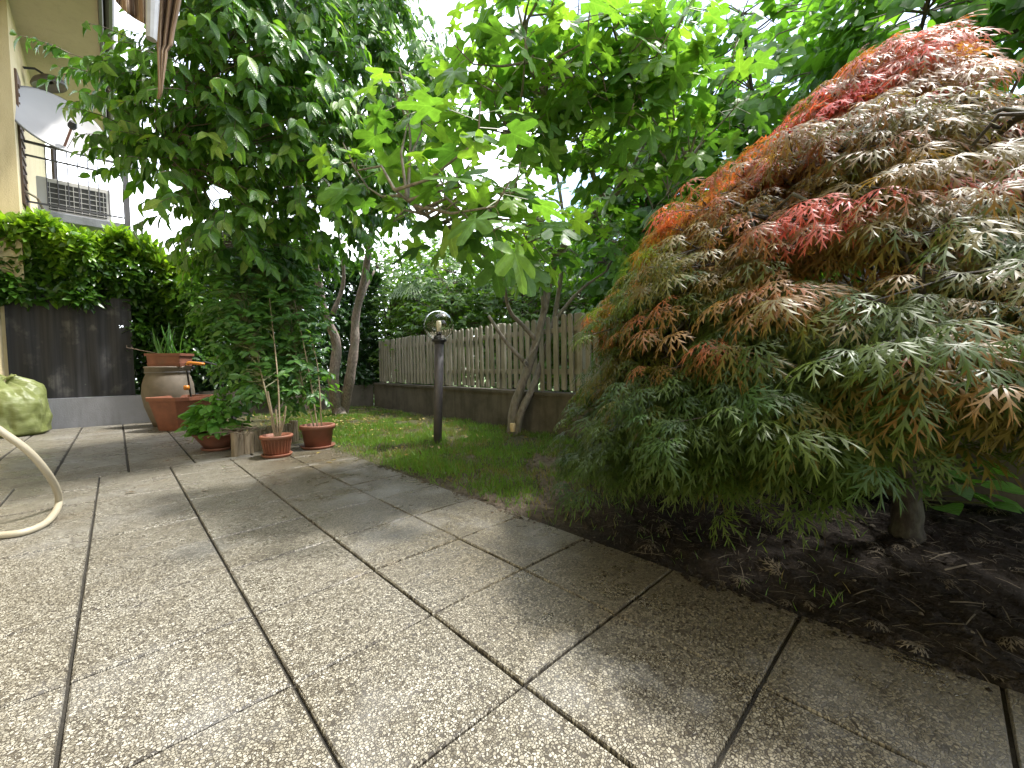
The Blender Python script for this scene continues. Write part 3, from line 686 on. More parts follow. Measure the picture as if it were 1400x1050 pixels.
# red lace-leaf maple
mbp = np.array((2.42, .09, 0))
mp_, nodes = trunk_thing('japanese_maple', 'domed red and green lace leaf maple at right', [
    ([mbp+(0, 0, -.05), mbp+(0, 0, .0), mbp+(.0, .0, .12), mbp+(.01, .0, .4), mbp+(.03, -.01, .8), mbp+(.06, -.02, 1.3), mbp+(.12, -.04, 1.9)], .072, .012)]+[
    ([mbp+(.01, 0, z), mbp+np.array((math.cos(a)*r*.45, math.sin(a)*r*.45, z+.28)), mbp+np.array((math.cos(a)*r*.74, math.sin(a)*r*.74, z+.18))], .02, .005)
    for a, z, r in ((.3, .9, 1.0), (1.2, .6, 1.3), (1.9, .75, 1.35), (2.5, .5, 1.3), (3.2, .7, 1.2), (3.9, .55, 1.2), (4.8, .7, 1.2), (5.6, .8, 1.1), (1.5, 1.15, 1.1), (2.7, 1.1, 1.1), (3.6, 1.2, 1.0), (2.1, 1.5, .7), (4.3, 1.4, .7))], M_bark_maple, mbp)
zt, rt = [.1, .5, .9, 1.2, 1.45, 1.65, 1.85, 2.0, 2.15], [1.42, 1.5, 1.34, 1.05, .78, .55, .34, .2, .06]
np_ = 760; pz = .22+1.76*rng.random(np_)**1.15; pa = np.where(rng.random(np_) < .78, rng.uniform(.9, 4.9, np_), rng.uniform(0, 2*math.pi, np_))
zmin = .32+.10*np.clip(.35-np.sin(pa), 0, .8)-.24*np.sin(pa)+.16*np.clip(-np.cos(pa), 0, 1)*(np.sin(pa) < .5)
pz = np.maximum(pz, zmin+rng.uniform(0, .3, np_)); rho = rng.uniform(.55, .97, np_)**.6
R = np.interp(pz, zt, rt)*rho*np.where(np.cos(pa) < 0, 1-.16*np.cos(pa)**2, 1); R *= 1+np.clip(np.sin(pa)+.15, 0, .6)/.6*np.interp(pz, [.9, 1.25, 1.7, 1.95], [0, .2, .38, .3]); pz = np.where(np.sin(pa) < -.1, np.minimum(pz, .3+.80*(pz-.3)), pz); R *= 1-.13*np.clip(-np.sin(pa), 0, 1)*(pz > .7); R = np.minimum(R, np.where(np.cos(pa) > .1, 1.0/np.maximum(np.cos(pa), .1), 9))
od = np.stack([np.cos(pa), np.sin(pa), np.zeros(np_)], -1); lean = np.stack([.12*pz/2, -.04*pz/2, np.zeros(np_)], -1)
pc = mbp+lean+od*R[:, None]+UP*pz[:, None]
nl = 22; td = np.cross(UP, od); uu = rng.normal(0, .5, (np_, nl)); vv = rng.uniform(-.8, 1.0, (np_, nl)); pr = rng.uniform(.12, .22, np_)
off = td[:, None, :]*(uu*pr[:, None])[..., None]+od[:, None, :]*(vv*pr[:, None])[..., None]
dd = np.sqrt(uu**2+np.clip(vv, -.3, 1)**2); zz = (.05-.55*pr[:, None]*dd**2*.6)+rng.normal(0, .03, (np_, nl))
pos = (pc[:, None, :]+off+UP*zz[..., None]).reshape(-1, 3)
d = (od[:, None, :]*(.6+.5*vv[..., None])+td[:, None, :]*(uu*1.0)[..., None]-UP*(.25+.35*dd)[..., None]+rng.normal(0, .2, (np_, nl, 3))).reshape(-1, 3)
nn = (UP*1.0+np.repeat(od, nl, 0)*.55+rng.normal(0, .25, (np_*nl, 3)))
M = frames(d, nn, rng.uniform(.066, .118, np_*nl))
padred = np.where(rng.random(np_) < .17, rng.uniform(.22, .42, np_), rng.normal(0, .05, np_))
tint = .15+.62*np.clip((pos[:, 2]-.7)/1.2, 0, 1)**1.0+.12*np.sin(pos[:, 0]*4+pos[:, 1]*5)*np.sin(pos[:, 2]*7)+np.repeat(padred, nl)*(vv.ravel() > .15)*np.interp(pos[:, 2], [.45, .75, 1.9, 1.91], [0, 1, 1, .7])+rng.normal(0, .07, np_*nl)+.12*(rng.random(np_*nl) < .2)
mb = MB(); twigs_to(mb, pc, nodes, .0045, 4)
for i in range(np_):
    for j in range(0, nl, 5): mb.tube([pc[i], pos[i*nl+j]], [.003, .0015], 3, False)
mb.build('twigs', M_bark_maple, mp_, True); foliage(mp_, MAPLES, pos, M, tint, M_maple, 300, mind=.62)

# hedges --------------------------------------------------------------
def hedge(name, label, x0, x1, yfun, z0, z1, depth, n, tpl, size, m, tfun, cat='hedge', front=1., nind=300, stems=True, dirs=None):
    t = thing(name, label, cat, ((x0+x1)/2, yfun((x0+x1)/2)+depth/2, 0))
    a = rng.random(n); s = rng.random(n); x = x0+(x1-x0)*rng.random(n); top = s < .38
    bulge = .10*np.sin(x*5.3)+.07*np.sin(x*11+2); zt_ = z1(x)+.07*np.sin(x*7)+.05*np.sin(x*17)
    z = np.where(top, zt_-np.abs(rng.normal(0, .09, n)), z0(x)+(zt_-z0(x))*rng.random(n))
    yb = yfun(x); y = np.where(top, yb-.05+depth*rng.random(n), yb+bulge+np.abs(rng.normal(0, .22, n))-.09*np.sin(z*6+x*3))
    pos = np.stack([x, y, z], -1)
    outd = np.where(top[:, None], UP*1.0, np.array((0, -1., .35)))
    d = outd*np.where(top, .9, .25)[:, None]+rng.normal(0, .5, (n, 3))+np.where(top, 0, -.25)[:, None]*UP+np.array((0, -.35, 0)); nn = UP*.8+np.array((0, -.6, 0))+rng.normal(0, .4, (n, 3))
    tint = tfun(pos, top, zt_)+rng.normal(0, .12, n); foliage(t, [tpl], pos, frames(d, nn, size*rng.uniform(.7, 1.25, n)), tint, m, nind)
    if stems:
        mb = MB()
        for xx in np.arange(x0+.15, x1, .3):
            zt0 = z1(xx)-.25; yb = yfun(xx)+depth*.5
            mb.tube(spline([(xx, yb, -.1), (xx+.04, yb+.03, zt0*.4), (xx-.04, yb-.03, zt0*.75), (xx+.05, yb, zt0)], 3), [.03]*4+[.022]*3+[.015]*3, 6)
        mb.build('stems', M_twig, t, True)
    return t
C_ = lambda v: (lambda x: np.full(np.shape(x), v) if np.shape(x) else v)
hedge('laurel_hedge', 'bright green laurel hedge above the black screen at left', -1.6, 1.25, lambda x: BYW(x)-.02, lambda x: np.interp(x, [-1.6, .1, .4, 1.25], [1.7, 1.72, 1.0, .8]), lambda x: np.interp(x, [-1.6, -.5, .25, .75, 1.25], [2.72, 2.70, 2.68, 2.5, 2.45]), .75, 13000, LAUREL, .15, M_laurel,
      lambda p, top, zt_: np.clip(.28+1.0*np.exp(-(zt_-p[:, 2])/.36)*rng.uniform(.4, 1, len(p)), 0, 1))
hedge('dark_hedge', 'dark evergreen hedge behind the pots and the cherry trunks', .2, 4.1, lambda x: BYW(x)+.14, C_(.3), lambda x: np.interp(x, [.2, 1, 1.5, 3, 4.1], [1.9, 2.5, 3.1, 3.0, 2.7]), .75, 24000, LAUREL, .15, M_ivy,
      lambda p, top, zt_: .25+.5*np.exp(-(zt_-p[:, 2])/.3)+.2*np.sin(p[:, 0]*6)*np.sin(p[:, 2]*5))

# trees and bushes beyond the fence ------------------------------------
def crown_tree(name, label, b, trunk_h, lobes, nshoot, nleaf, size, tpl, m, hang, group, cat='tree', nind=150, bm=None, stems=4, tmean=.45, sl_=.35):
    b = np.array(b, float); paths = []
    for i in range(stems):
        c, r = lobes[i % len(lobes)]; e = b+np.array(c)+rng.normal(0, .2, 3); o = rng.normal(0, .1, 3)*(1, 1, 0)
        paths.append(([b+o*.4+(0, 0, -.1), b+o+(0, 0, trunk_h*.5), b+o*2+(0, 0, trunk_h), (b+o*2+(0, 0, trunk_h)+e)/2+UP*.2, e+UP*np.max(r)*.5], .05, .012))
    t, nodes = trunk_thing(name, label, paths, bm or M_bark_maple, b, cat, group, 7)
    sp, sd_ = in_lobes([(b+np.array(c), r) for c, r in lobes], nshoot, .35); sd_ = nrm(sd_*(1, 1, .7)+UP*.25)
    pos, M, tw = leafy_shoots(sp, sd_, sl_, nleaf, size, hang, .7, nrm(sd_+UP*.8))
    mb = MB(); twigs_to(mb, sp[::2], nodes, .005, 3); mb.build('twigs', M_twig, t)
    foliage(t, tpl, pos, M, np.repeat(rng.normal(tmean, .15, nshoot), nleaf)+rng.normal(0, .12, len(pos)), m, nind); return t
rows = [((5.0, -.9), 'tall broad leaved tree beyond the fence behind the right edge of the maple', 5.2), ((5.0, .35), 'tall broad leaved tree beyond the fence directly behind the red maple top', 4.9),
        ((4.9, 1.5), 'tall broad leaved tree beyond the fence left of the red maple top', 5.1), ((5.0, 2.6), 'lower broad leaved tree beyond the fence behind the fig branches', 4.3)]
for (x, y), lab, hh in rows:
    lob = [((0, 0, hh*.82), (.65, .65, .75)), ((.1, .2, hh*.62), (.8, .75, .7)), ((0, -.2, hh*.42), (.85, .75, .7)), ((-.25, .3, hh*.52), (.6, .6, .6)), ((-.2, -.3, hh*.72), (.6, .6, .6)), ((.0, 0, hh*.26), (.6, .6, .5))]
    crown_tree('broad_leaved_tree', lab, (x, y, -.1), 1.2, lob, 430, 8, .13, [ROUND], M_lime, .55, 'tall trees beyond the picket fence', stems=6)
bsh = [((5.4, 3.6), 'leafy bush beyond the fence right of the fig stems', 3.0, .45), ((5.3, 5.3), 'leafy bush beyond the fence between the lamp and the fig stems', 3.3, .5),
       ((4.75, 6.9), 'leafy bush beyond the fence just left of the lamp globe', 3.2, .55), ((4.6, 8.8), 'tall leafy bush beyond the far corner of the fence', 3.6, .5), ((6.8, 2.2), 'rounded bush beyond the fence seen under the maple crown', 1.6, .7)]
for (x, y), lab, hh, tm in bsh:
    lob = [((0, 0, hh*.75), (.8, .95, hh*.25)), ((.1, .5, hh*.5), (.8, .7, hh*.24)), ((0, -.5, hh*.5), (.7, .7, hh*.24)), ((-.1, 0, hh*.24), (.6, .9, hh*.2))]
    crown_tree('garden_bush', lab, (x, y, -.1), .5, lob, 800, 8, .115, [SMALL], M_bush, .35, 'bushes beyond the picket fence', 'bush', 60, stems=4, tmean=tm, sl_=.28)
far = [((8.2, 4.6), 'far round tree in the gap between the fig stems and the lamp', 4.2), ((8.0, 7.4), 'far round tree above the fence behind the lamp globe', 4.4), ((7.0, 10.6), 'far round tree beyond the garden corner behind the cherry trunks', 4.6), ((8.6, 2.0), 'far round tree between the fig and the maple', 3.9)]
for (x, y), lab, hh in far:
    lob = [((0, 0, hh*.72), (1.3, 1.3, hh*.26)), ((.1, .9, hh*.45), (1.1, 1.0, hh*.26)), ((0, -.9, hh*.45), (1.1, 1.0, hh*.26)), ((-.3, 0, hh*.25), (1.0, 1.5, hh*.2))]
    crown_tree('garden_tree', lab, (x, y, -.1), .9, lob, 650, 8, .19, [ROUND], M_bush, .4, 'far trees in the neighbouring garden', 'tree', 40, stems=4, tmean=.4, sl_=.5)
# fan palm
pb_ = D(568, 398, 8.6); pm = thing('fan_palm', 'small fan palm with pale drooping fronds behind the fence left of the lamp', 'palm', (pb_[0], pb_[1], -.1))
MB().tube([(pb_[0], pb_[1], -.15), (pb_[0], pb_[1], pb_[2])], [.1, .08], 8).build('trunk', M_bark_maple, pm, True)
for k_ in range(7):
    a = k_*.9+.4; c = pb_+np.array((math.cos(a)*.3, math.sin(a)*.3, .12)); nb = 18; aa = np.linspace(-1.5, 1.5, nb)
    od_ = np.array((math.cos(a), math.sin(a), -.45)); sd_ = np.cross(UP, od_)
    dv = od_*np.cos(aa)[:, None]+sd_*np.sin(aa)[:, None]-UP*.25; 
    bulk('frond', [(STRAP, np.tile(c, (nb, 1)), frames(dv, np.tile(UP+od_*.3, (nb, 1)), np.full(nb, .55)*np.array([1])), rng.uniform(.3, 1, nb))], M_palm, pm, None)
    MB().tube([pb_, c], .01, 5).build('stalk', M_green_stem, pm)

# ------------------------------------------------------------------ objects on the terrace
def pot_prof(r0, r1, h, rim=.03, t=.012):
    return [(.001, 0), (r0, 0), (r0+(r1-r0)*.85, h-rim), (r1+.012, h-rim+.002), (r1+.016, h-.006), (r1+.012, h), (r1-t, h), (r1-t-.004, h-.03), (r0*.9, h-.05), (.001, h-.045)]
def saucer(c, r, m, t): MB().lathe([(.001, 0), (r*.9, 0), (r, .012), (r*1.04, .026), (r, .028), (r*.92, .014), (.001, .01)], c, 32).build('saucer', m, t, True)

# clay jar with planter on it
jc = np.array((.53, 7.56, 0)); jar = thing('clay_jar', 'big weathered clay jar standing against the grey wall', 'jar', jc)
MB().lathe([(.001, 0), (.18, 0), (.21, .08), (.27, .28), (.295, .45), (.285, .58), (.255, .69), (.24, .725), (.252, .735), (.248, .80), (.26, .815), (.252, .83), (.22, .82), (.21, .7)], jc, 40).build('jar_body', M_jar, jar, True)
MB().lathe([(.245, .745), (.256, .75), (.245, .757)], jc, 40).build('neck_band', M_lowwall, jar, True)
def box_pot(c, rz, sx, sy, h, tap, chm, m, parent, rim=.035):
    def ring(k, z, e=0):
        a, b = sx/2*k+e, sy/2*k+e; q = chm*k
        return [(-a+q, -b, z), (a-q, -b, z), (a, -b+q, z), (a, b-q, z), (a-q, b, z), (-a+q, b, z), (-a, b-q, z), (-a, -b+q, z)]
    L = [ring(tap, 0), ring(tap+.02, .05, .006), ring(tap+.02, .052), ring(.98, h-rim), ring(1, h-rim, .012), ring(1, h, .014), ring(1, h, -.015), ring(.98, h-.05, -.02)]
    v = np.array([p for l in L for p in l])@rotz(rz).T+np.array(c); n = 8
    f = [tuple(range(n))[::-1]]+[(l*n+i, l*n+(i+1) % n, (l+1)*n+(i+1) % n, (l+1)*n+i) for l in range(len(L)-1) for i in range(n)]
    MB().add(v, f).build('planter_body', m, parent)
    s = np.array([p for p in ring(.97, h-.055, -.02)])@rotz(rz).T+np.array(c); MB().add(s, [tuple(range(n))]).build('potting_soil', M_soil, parent)
pc_ = jc+(.03, -.02, .825); pt = thing('planter_box', 'rectangular terracotta planter with sword leaves standing on the clay jar', 'planter', pc_)
box_pot(pc_, -TH+.1, .44, .28, .185, .93, .01, M_terra2, pt)
n = 17; bp = pc_+rotz(-TH+.1)@np.array((0, 0, .15))+np.c_[rng.uniform(-.12, .12, (n, 2)), np.zeros(n)]; dv = np.array((0, 0, 1.))+CR*rng.uniform(-.75, .25, n)[:, None]+rng.normal(0, .1, (n, 3))
bulk('sword_leaves', [(STRAP, bp, frames(dv, np.tile(-CF, (n, 1))+rng.normal(0, .4, (n, 3)), rng.uniform(.25, .48, n)), rng.uniform(0, .35, n))], M_pot_leaf, pt, None)
mb = MB()
for i in range(4): mb.tube([pc_+np.array((-.1, 0, .18)), pc_-CR*(.3+.1*i)+UP*(.21+.02*i), pc_-CR*(.42+.06*i)+UP*(.23+.025*i)], .004, 4)
mb.build('dry_twigs', M_twig, pt)
# square planter
bc = np.array((.62, 6.98, 0)); bx = thing('square_planter', 'square terracotta plastic planter with chamfered corners in front of the jar', 'planter', bc)
box_pot(bc, -TH-.1, .58, .58, .43, .72, .10, M_terra, bx, .045)
# bowl pot with leafy plant
def plant_leaves(t, c, spread, h, n, size, tpl, m, hang=.25):
    a = rng.uniform(0, 6.28, n); rr = np.sqrt(rng.random(n))*spread; z = h*rng.random(n)**.7*(1-.45*(rr/spread)**2)
    pos = c+np.stack([rr*np.cos(a), rr*np.sin(a), z], -1); d = np.stack([np.cos(a), np.sin(a), np.full(n, -hang)], -1)+rng.normal(0, .3, (n, 3))
    foliage(t, [tpl], pos, frames(d, UP+rng.normal(0, .35, (n, 3)), size*rng.uniform(.6, 1.2, n)), rng.normal(.75, .2, n), m, 120)
c = G(289, 617); c = c+nrm(CF*(1, 1, 0))*.1; t = thing('bowl_planter', 'low terracotta bowl full of broad green leaves at the log edging', 'potted plant', c)
MB().lathe([(.001, .02), (.11, .02), (.15, .08), (.195, .145), (.205, .15), (.205, .165), (.19, .165), (.15, .12), (.001, .12)], c, 36).build('pot', M_terra2, t, True); saucer(c, .14, M_terra2, t)
MB().lathe([(.001, .14), (.18, .138)], c, 20).build('potting_soil', M_soil, t)
mb = MB()
for i in range(10):
    a = i*2.4; mb.tube([c+(0, 0, .13), c+np.array((math.cos(a)*.08, math.sin(a)*.08, .3)), c+np.array((math.cos(a)*.14, math.sin(a)*.14, .42))], .004, 4)
mb.tube([c+(0, 0, .13), c+(.04, .03, .42), c+CR*.09+(0, 0, .60)], .006, 5); mb.build('stems', M_green_stem, t)
plant_leaves(t, c+(0, 0, .15), .22, .36, 190, .10, ROUND, M_pot_leaf); plant_leaves(t, c+CR*.07+(0, 0, .40), .10, .20, 34, .085, ROUND, M_pot_leaf)
# pot with cut canes
def shrub(t, c, lob, nsh, stems, size):
    mb = MB(); nodes = []
    limbs(mb, stems, 6, nodes); mb.build('stems', M_cane, t, True)
    sp, sd_ = in_lobes(lob, nsh, .2); sd_ = nrm(sd_+UP*.2); pos, M, tw = leafy_shoots(sp, sd_, .2, 8, size, .35, .8, nrm(sd_+UP))
    mb = MB(); twigs_to(mb, sp, nodes, .0025, 3); mb.build('twigs', M_green_stem, t)
    foliage(t, [SMALL], pos, M, rng.normal(.45, .22, len(pos)), M_shrub_leaf, 200)
c = G(370, 627); c = c+nrm(CF*(1, 1, 0))*.1; dm = float((c-CAM)@CF)
t = thing('cane_pot', 'terracotta pot of cut dry canes and a leafy shrub, on a saucer by the logs', 'potted plant', c)
MB().lathe([(r, z+.02) for r, z in pot_prof(.095, .118, .17)], c, 36).build('pot', M_terra, t, True); saucer(c, .118, M_terra, t)
for i in range(26):
    a = i/26*6.283; MB().tube([c+np.array((math.cos(a)*.098, math.sin(a)*.098, .035)), c+np.array((math.cos(a)*.116, math.sin(a)*.116, .15))], .004, 4).build('rib', M_terra, t) if i % 1 == 0 and math.cos(a-math.atan2(-c[1], -c[0])) > -.2 else None
mb = MB(); bt = c+(0, 0, .17)
for x, y, dx in ((366, 535, .0), (377, 560, .02), (391, 555, .05), (385, 575, .03), (371, 572, -.02)): mb.tube([bt+CR*dx*.6, D(x, y, dm)*.5+(bt+CR*dx)*.5, D(x, y, dm)], .007, 6)
mb.build('canes', M_cane, t)
shrub(t, c, [(D(330, 430, dm+.6), .30), (D(348, 385, dm+.7), .28), (D(340, 480, dm+.5), .22), (D(355, 470, dm+.5), .24), (D(310, 400, dm+.8), .26), (D(345, 515, dm+.3), .15), (D(372, 525, dm+.25), .13)], 470, [([bt, D(362, 530, dm+.1), D(350, 480, dm+.3), D(335, 420, dm+.5)], .008, .003), ([bt+CR*.03, D(380, 520, dm+.1), D(372, 440, dm+.4), D(365, 380, dm+.6)], .008, .003)], .085)
# right pot
c = G(427, 615); c = c+nrm(CF*(1, 1, 0))*.12; dm = float((c-CAM)@CF)
t = thing('shrub_pot', 'wide terracotta pot with a tall thin leafy shrub beside the lawn edge', 'potted plant', c)
MB().lathe([(r, z+.02) for r, z in pot_prof(.118, .146, .205, .04)], c, 40).build('pot', M_terra2, t, True); saucer(c, .152, M_terra2, t)
MB().lathe([(.001, .185), (.134, .183)], c, 20).build('potting_soil', M_soil, t); bt = c+(0, 0, .18)
shrub(t, c, [(D(398, 440, dm+.3), .25), (D(385, 385, dm+.5), .26), (D(418, 490, dm+.2), .17), (D(392, 490, dm+.3), .2), (D(405, 405, dm+.5), .2), (D(405, 535, dm+.15), .11), (D(425, 530, dm+.1), .11)], 430, [([bt, D(426, 530, dm), D(415, 470, dm+.1), D(400, 400, dm+.3)], .008, .003), ([bt+CR*.04, D(436, 520, dm), D(430, 480, dm+.1), D(412, 420, dm+.3)], .007, .003), ([bt-CR*.03, D(415, 530, dm), D(402, 470, dm+.2), D(395, 400, dm+.4)], .007, .003)], .08)
# log edging
la, lb_ = G(318, 625), G(408, 601); le = thing('log_edging', 'short row of upright half logs edging the bed between the pots', 'log edging', la)
nlog = 15; L = np.linalg.norm(lb_-la); ld = (lb_-la)/L
for i in range(nlog):
    p = la+ld*L*(i+.5)/nlog; r = L/nlog*.52*rng.uniform(.92, 1.05); h = .20+rng.normal(0, .008)
    MB().lathe([(.001, -.01), (r, -.01), (r*1.02, h-.01), (r*.9, h), (.001, h+.002)], (0, 0, 0), 10, lambda t, z: 1+.05*math.sin(3*t+i)).build('log', M_log, le, False, (0, 0, 0)).location = (p-la+rng.normal(0, .004, 3)*(1, 1, 0)).tolist()
mb = MB()
for i in range(16): p = la+ld*.12+rng.normal(0, .07, 3)*(1, 1, .1)+UP*.215; q = rng.normal(0, .09, 3)*(1, 1, .25); mb.tube([p-q, p+UP*.015, p+q], .0035, 4)
tag(mb.build('dry_twigs', M_twig), 'small heap of dry twigs lying on top of the upright logs', 'twigs')
# refuse bag
def bagmat():
    k = NT('yellow_bag_plastic'); P = k.pos(); n = k.noise(k.pos((1, 1, 2.2)), 7, 4)
    c = k.ramp(n, [(.3, (.17, .20, .06)), (.55, (.25, .29, .11)), (.75, (.36, .40, .21))]); k.p(col=c, rough=.33, spec=.45)
    k.bump(k.noise(k.pos((1, 1, 3)), 22, 5, .6), .012, .5)
    tr = k.n('BsdfTranslucent', {'Color': c}); ms = k.n('MixShader', {0: .35, 1: k.b.outputs[0], 2: tr.outputs[0]}); k.t.links.new(ms.outputs[0], k.out.inputs[0]); return k.m
M_bag = bagmat()
bgc = G(-22, 600)+nrm(CF*(1, 1, 0))*.25; bgc[2] = 0; dB = float((bgc-CAM)@CF)
bgt = thing('refuse_bag', 'full yellow green plastic refuse bag slumped by the grey wall', 'bag', bgc)
from mathutils import noise as mnoise
def bag_pt(a, b):
    t = a*2*math.pi; prof = [(0, 0), (.27, 0), (.33, .03), (.35, .12), (.345, .24), (.325, .38), (.31, .48), (.27, .57), (.20, .63), (.11, .665), (.05, .69), (.04, .70)]
    q = b*(len(prof)-1); i = min(int(q), len(prof)-2); f = q-i; rr = prof[i][0]*(1-f)+prof[i+1][0]*f; z = prof[i][1]*(1-f)+prof[i+1][1]*f
    p = Vector((math.cos(t), math.sin(t), z*2.2)); up = max(0, (z-.35)/.35)
    k1 = mnoise.noise(p*1.6)*.16; k2 = (1-abs(mnoise.noise(Vector((p.x*3.2, p.y*3.2, p.z*1.3)))*2))*.05; k3 = (1-abs(mnoise.noise(Vector((p.x*7+z*3, p.y*7, p.z*2.5)))*2))*.035
    pleat = .07*up*math.sin(t*9+z*5)+.05*up*math.sin(t*17)
    rr *= 1+k1*min(1, z*8)+k2+k3+pleat; z += (.06*mnoise.noise(p*2.3)*min(1, z*4)+.05*up*math.sin(t*2+.6))
    return (bgc[0]+rr*math.cos(t), bgc[1]+rr*math.sin(t), max(z, .002))
MB().grid(bag_pt, 120, 80).build('bag_body', M_bag, bgt, True)
m = MB()
for s, l in ((-.5, .16), (.9, .13)):
    e = CR*math.cos(s)*math.copysign(1, s+.1)+CF*.2; m.grid(lambda a, b: bgc+UP*(.69+.10*b-.05*b*b)+e*(l*b)+np.cross(e, UP)*((a-.5)*.16*(1-.5*b))+UP*.015*math.sin(a*12), 8, 5)
m.build('tied_ears', M_bag, bgt, True)
# hose
hp = [D(-60, 560, 2.0), D(-25, 573, 2.02), D(5, 592, 2.06), D(38, 616, 2.12), D(62, 643, 2.2), D(77, 668, 2.3), G(80, 690, .019), G(66, 712, .018), G(38, 726, .018), G(0, 732, .018), G(-60, 735, .018)]
hs_ = thing('garden_hose', 'loop of cream garden hose rising from the paving at the left edge', 'hose', hp[7]*(1, 1, 0)); MB().tube(spline(hp, 8), .0165, 12).build('hose_tube', M_hose, hs_, True)
# lawn mower
mc = np.array((.98, 6.75, 0)); mw = thing('lawn_mower', 'lawn mower with black handle tubes and orange grip behind the square planter', 'lawn mower', mc)
dmw = 5.75; hl = [D(270, 590, 5.9), D(262, 548, dmw), D(254, 497, 5.55)]; hr = [D(318, 585, 6.0), D(306, 535, dmw+.1), D(296, 499, 5.6)]
for q in (hl, hr): MB().tube(spline(q, 4), .012, 8).build('handle_tube', M_black, mw, True)
MB().tube([hl[-1], D(262, 495, 5.55), D(280, 495, 5.57), hr[-1]], .011, 8).build('cross_bar', M_black, mw)
MB().tube(spline([D(256, 499, 5.5), D(259, 496, 5.5), D(279, 498, 5.52)], 4), .02, 10).build('grip', M_orange, mw, True)
MB().box(D(259, 503, 5.52), (.11, .07, .05), .012, rotz(-TH)).build('switch_box', M_black, mw)
for q in ((255, 530, 5.62), (262, 572, 5.75)): MB().lathe([(.001, -.03), (.03, -.03), (.035, 0), (.03, .03), (.001, .03)], D(*q), 10).build('clamp_knob', M_orange, mw, True)
RM = rotz(-TH+.2)
MB().box(D(290, 590, 6.0)*(1, 1, 0)+(0, 0, .17), (.42, .5, .18), .05, RM).build('deck', M_black, mw)
MB().box(D(290, 590, 6.0)*(1, 1, 0)+(0, 0, .29), (.24, .26, .1), .04, RM).build('motor_cover', M_black, mw)
for sx in (-.2, .2):
    for sy in (-.2, .2):
        p = D(290, 590, 6.0)*(1, 1, 0)+RM@np.array((sx, sy, .075)); ax_ = RM@np.array((1, 0, 0)); MB().tube([p-ax_*.025, p+ax_*.025], .075, 14).build('wheel', M_black, mw)
# globe lamp
lc = G(598, 606); dl = float((lc-CAM)@CF); gl = D(600, 447, dl); lm_ = thing('globe_lamp', 'garden lamp post with clear smoked glass globe on the lawn', 'lamp', lc)
pt_ = np.array((gl[0], gl[1], 1.03))
MB().tube([lc-UP*.05, lc*.5+pt_*.5, pt_], [.041, .045, .047], 16).build('pole', M_pole, lm_, True)
MB().lathe([(.05, 1.0), (.05, 1.02), (.075, 1.03), (.078, 1.05), (.06, 1.055), (.055, 1.09), (.001, 1.09)], (gl[0], gl[1], 0), 20).build('collar', M_black, lm_, True)
kg = NT('smoked_glass'); kg.p(col=(.90, .88, .82), rough=.02, trans=1., spec=.3); kg.b.inputs['IOR'].default_value = 1.3
Rg = .152; cg = np.array((gl[0], gl[1], 1.188)); prof = [(Rg*math.sin(a), -Rg*math.cos(a)) for a in np.linspace(.42, math.pi-.01, 22)]; prof2 = [((Rg-.004)*math.sin(a), -(Rg-.004)*math.cos(a)) for a in np.linspace(math.pi-.01, .42, 22)]
MB().lathe(prof+prof2, cg, 48).build('globe', kg.m, lm_, True)
MB().lathe([(.001, 1.09), (.026, 1.09), (.027, 1.125), (.001, 1.126)], (gl[0], gl[1], 0), 14).build('socket', M_black, lm_, True)
MB().lathe([(.001, 1.126), (.024, 1.13), (.026, 1.22), (.02, 1.238), (.001, 1.242)], (gl[0], gl[1], 0), 14).build('bulb', simple('bulb_white', (.75, .72, .58), .35, .05), lm_, True)
# broad leaved plant under the maple
c = np.array((3.15, .15, 0)); t = thing('broad_leaved_plant', 'low broad leaved plant with pale shiny leaves under the maple at the right edge', 'plant', c)
n = 60; a = rng.uniform(0, 6.28, n); rr = rng.uniform(.02, .26, n); pos = c+np.stack([rr*np.cos(a), rr*np.sin(a)*1.6, rng.uniform(.05, .22, n)], -1)
M = frames(np.stack([np.cos(a), np.sin(a), np.full(n, .05)], -1)+rng.normal(0, .2, (n, 3)), UP+rng.normal(0, .25, (n, 3)), rng.uniform(.10, .19, n)); foliage(t, [ROUND], pos, M, rng.normal(.6, .2, n), M_pot_leaf, 60)
mb = MB()
for i in range(n): mb.tube([c, pos[i]], .004, 4, False)
mb.build('stems', M_green_stem, t)

# ------------------------------------------------------------------ grass, straw, fallen leaves
from mathutils import noise as _mn
def mnoise_(a, b): return _mn.noise(Vector((a*.35, b*.35, .3)))+.6*_mn.noise(Vector((a*1.1, b*1.1, 4.)))
n = 120000; x = rng.uniform(1.5, 3.55, n); y = rng.uniform(.3, 8.0, n)
dens = np.clip((y-1.2)/.8, 0, 1)*np.clip(1.25-.16*np.maximum(y-4.5, 0), .35, 1)
fine = np.array([mnoise_(px_*7, py_*7) for px_, py_ in zip(x, y)]); patch = .5+.5*np.sin(x*4.1+1.3*np.sin(y*2.7))*np.sin(y*3.3+1.1*np.sin(x*3.1)); dens = dens*np.clip(.22+1.0*patch+1.6*fine, .03, 1)+.012
dens *= np.clip((x-1.47)/.25, .15, 1)
k_ = rng.random(n) < dens; x, y = x[k_], y[k_]; n = len(x)
pos = np.stack([x, y, hv(x, y)-.004], -1); BL = (np.array([(-.045, 0, 0), (.045, 0, 0), (-.03, .55, -.04), (.03, .55, -.04), (0, 1, -.2)]), [(0, 1, 3, 2), (2, 3, 4)])
d = UP+rng.normal(0, .42, (n, 3)); o = bulk('grass', [(BL, pos, frames(d, rng.normal(0, 1, (n, 3)), rng.uniform(.025, .075, n)), np.clip(rng.normal(.6, .24, n)-.3*(patch[k_] < .3)-1.1*np.clip(-fine[k_]-.02, 0, 1), 0, 1))], M_grass, None); tag(o, 'short patchy green grass growing on the lawn', 'grass')
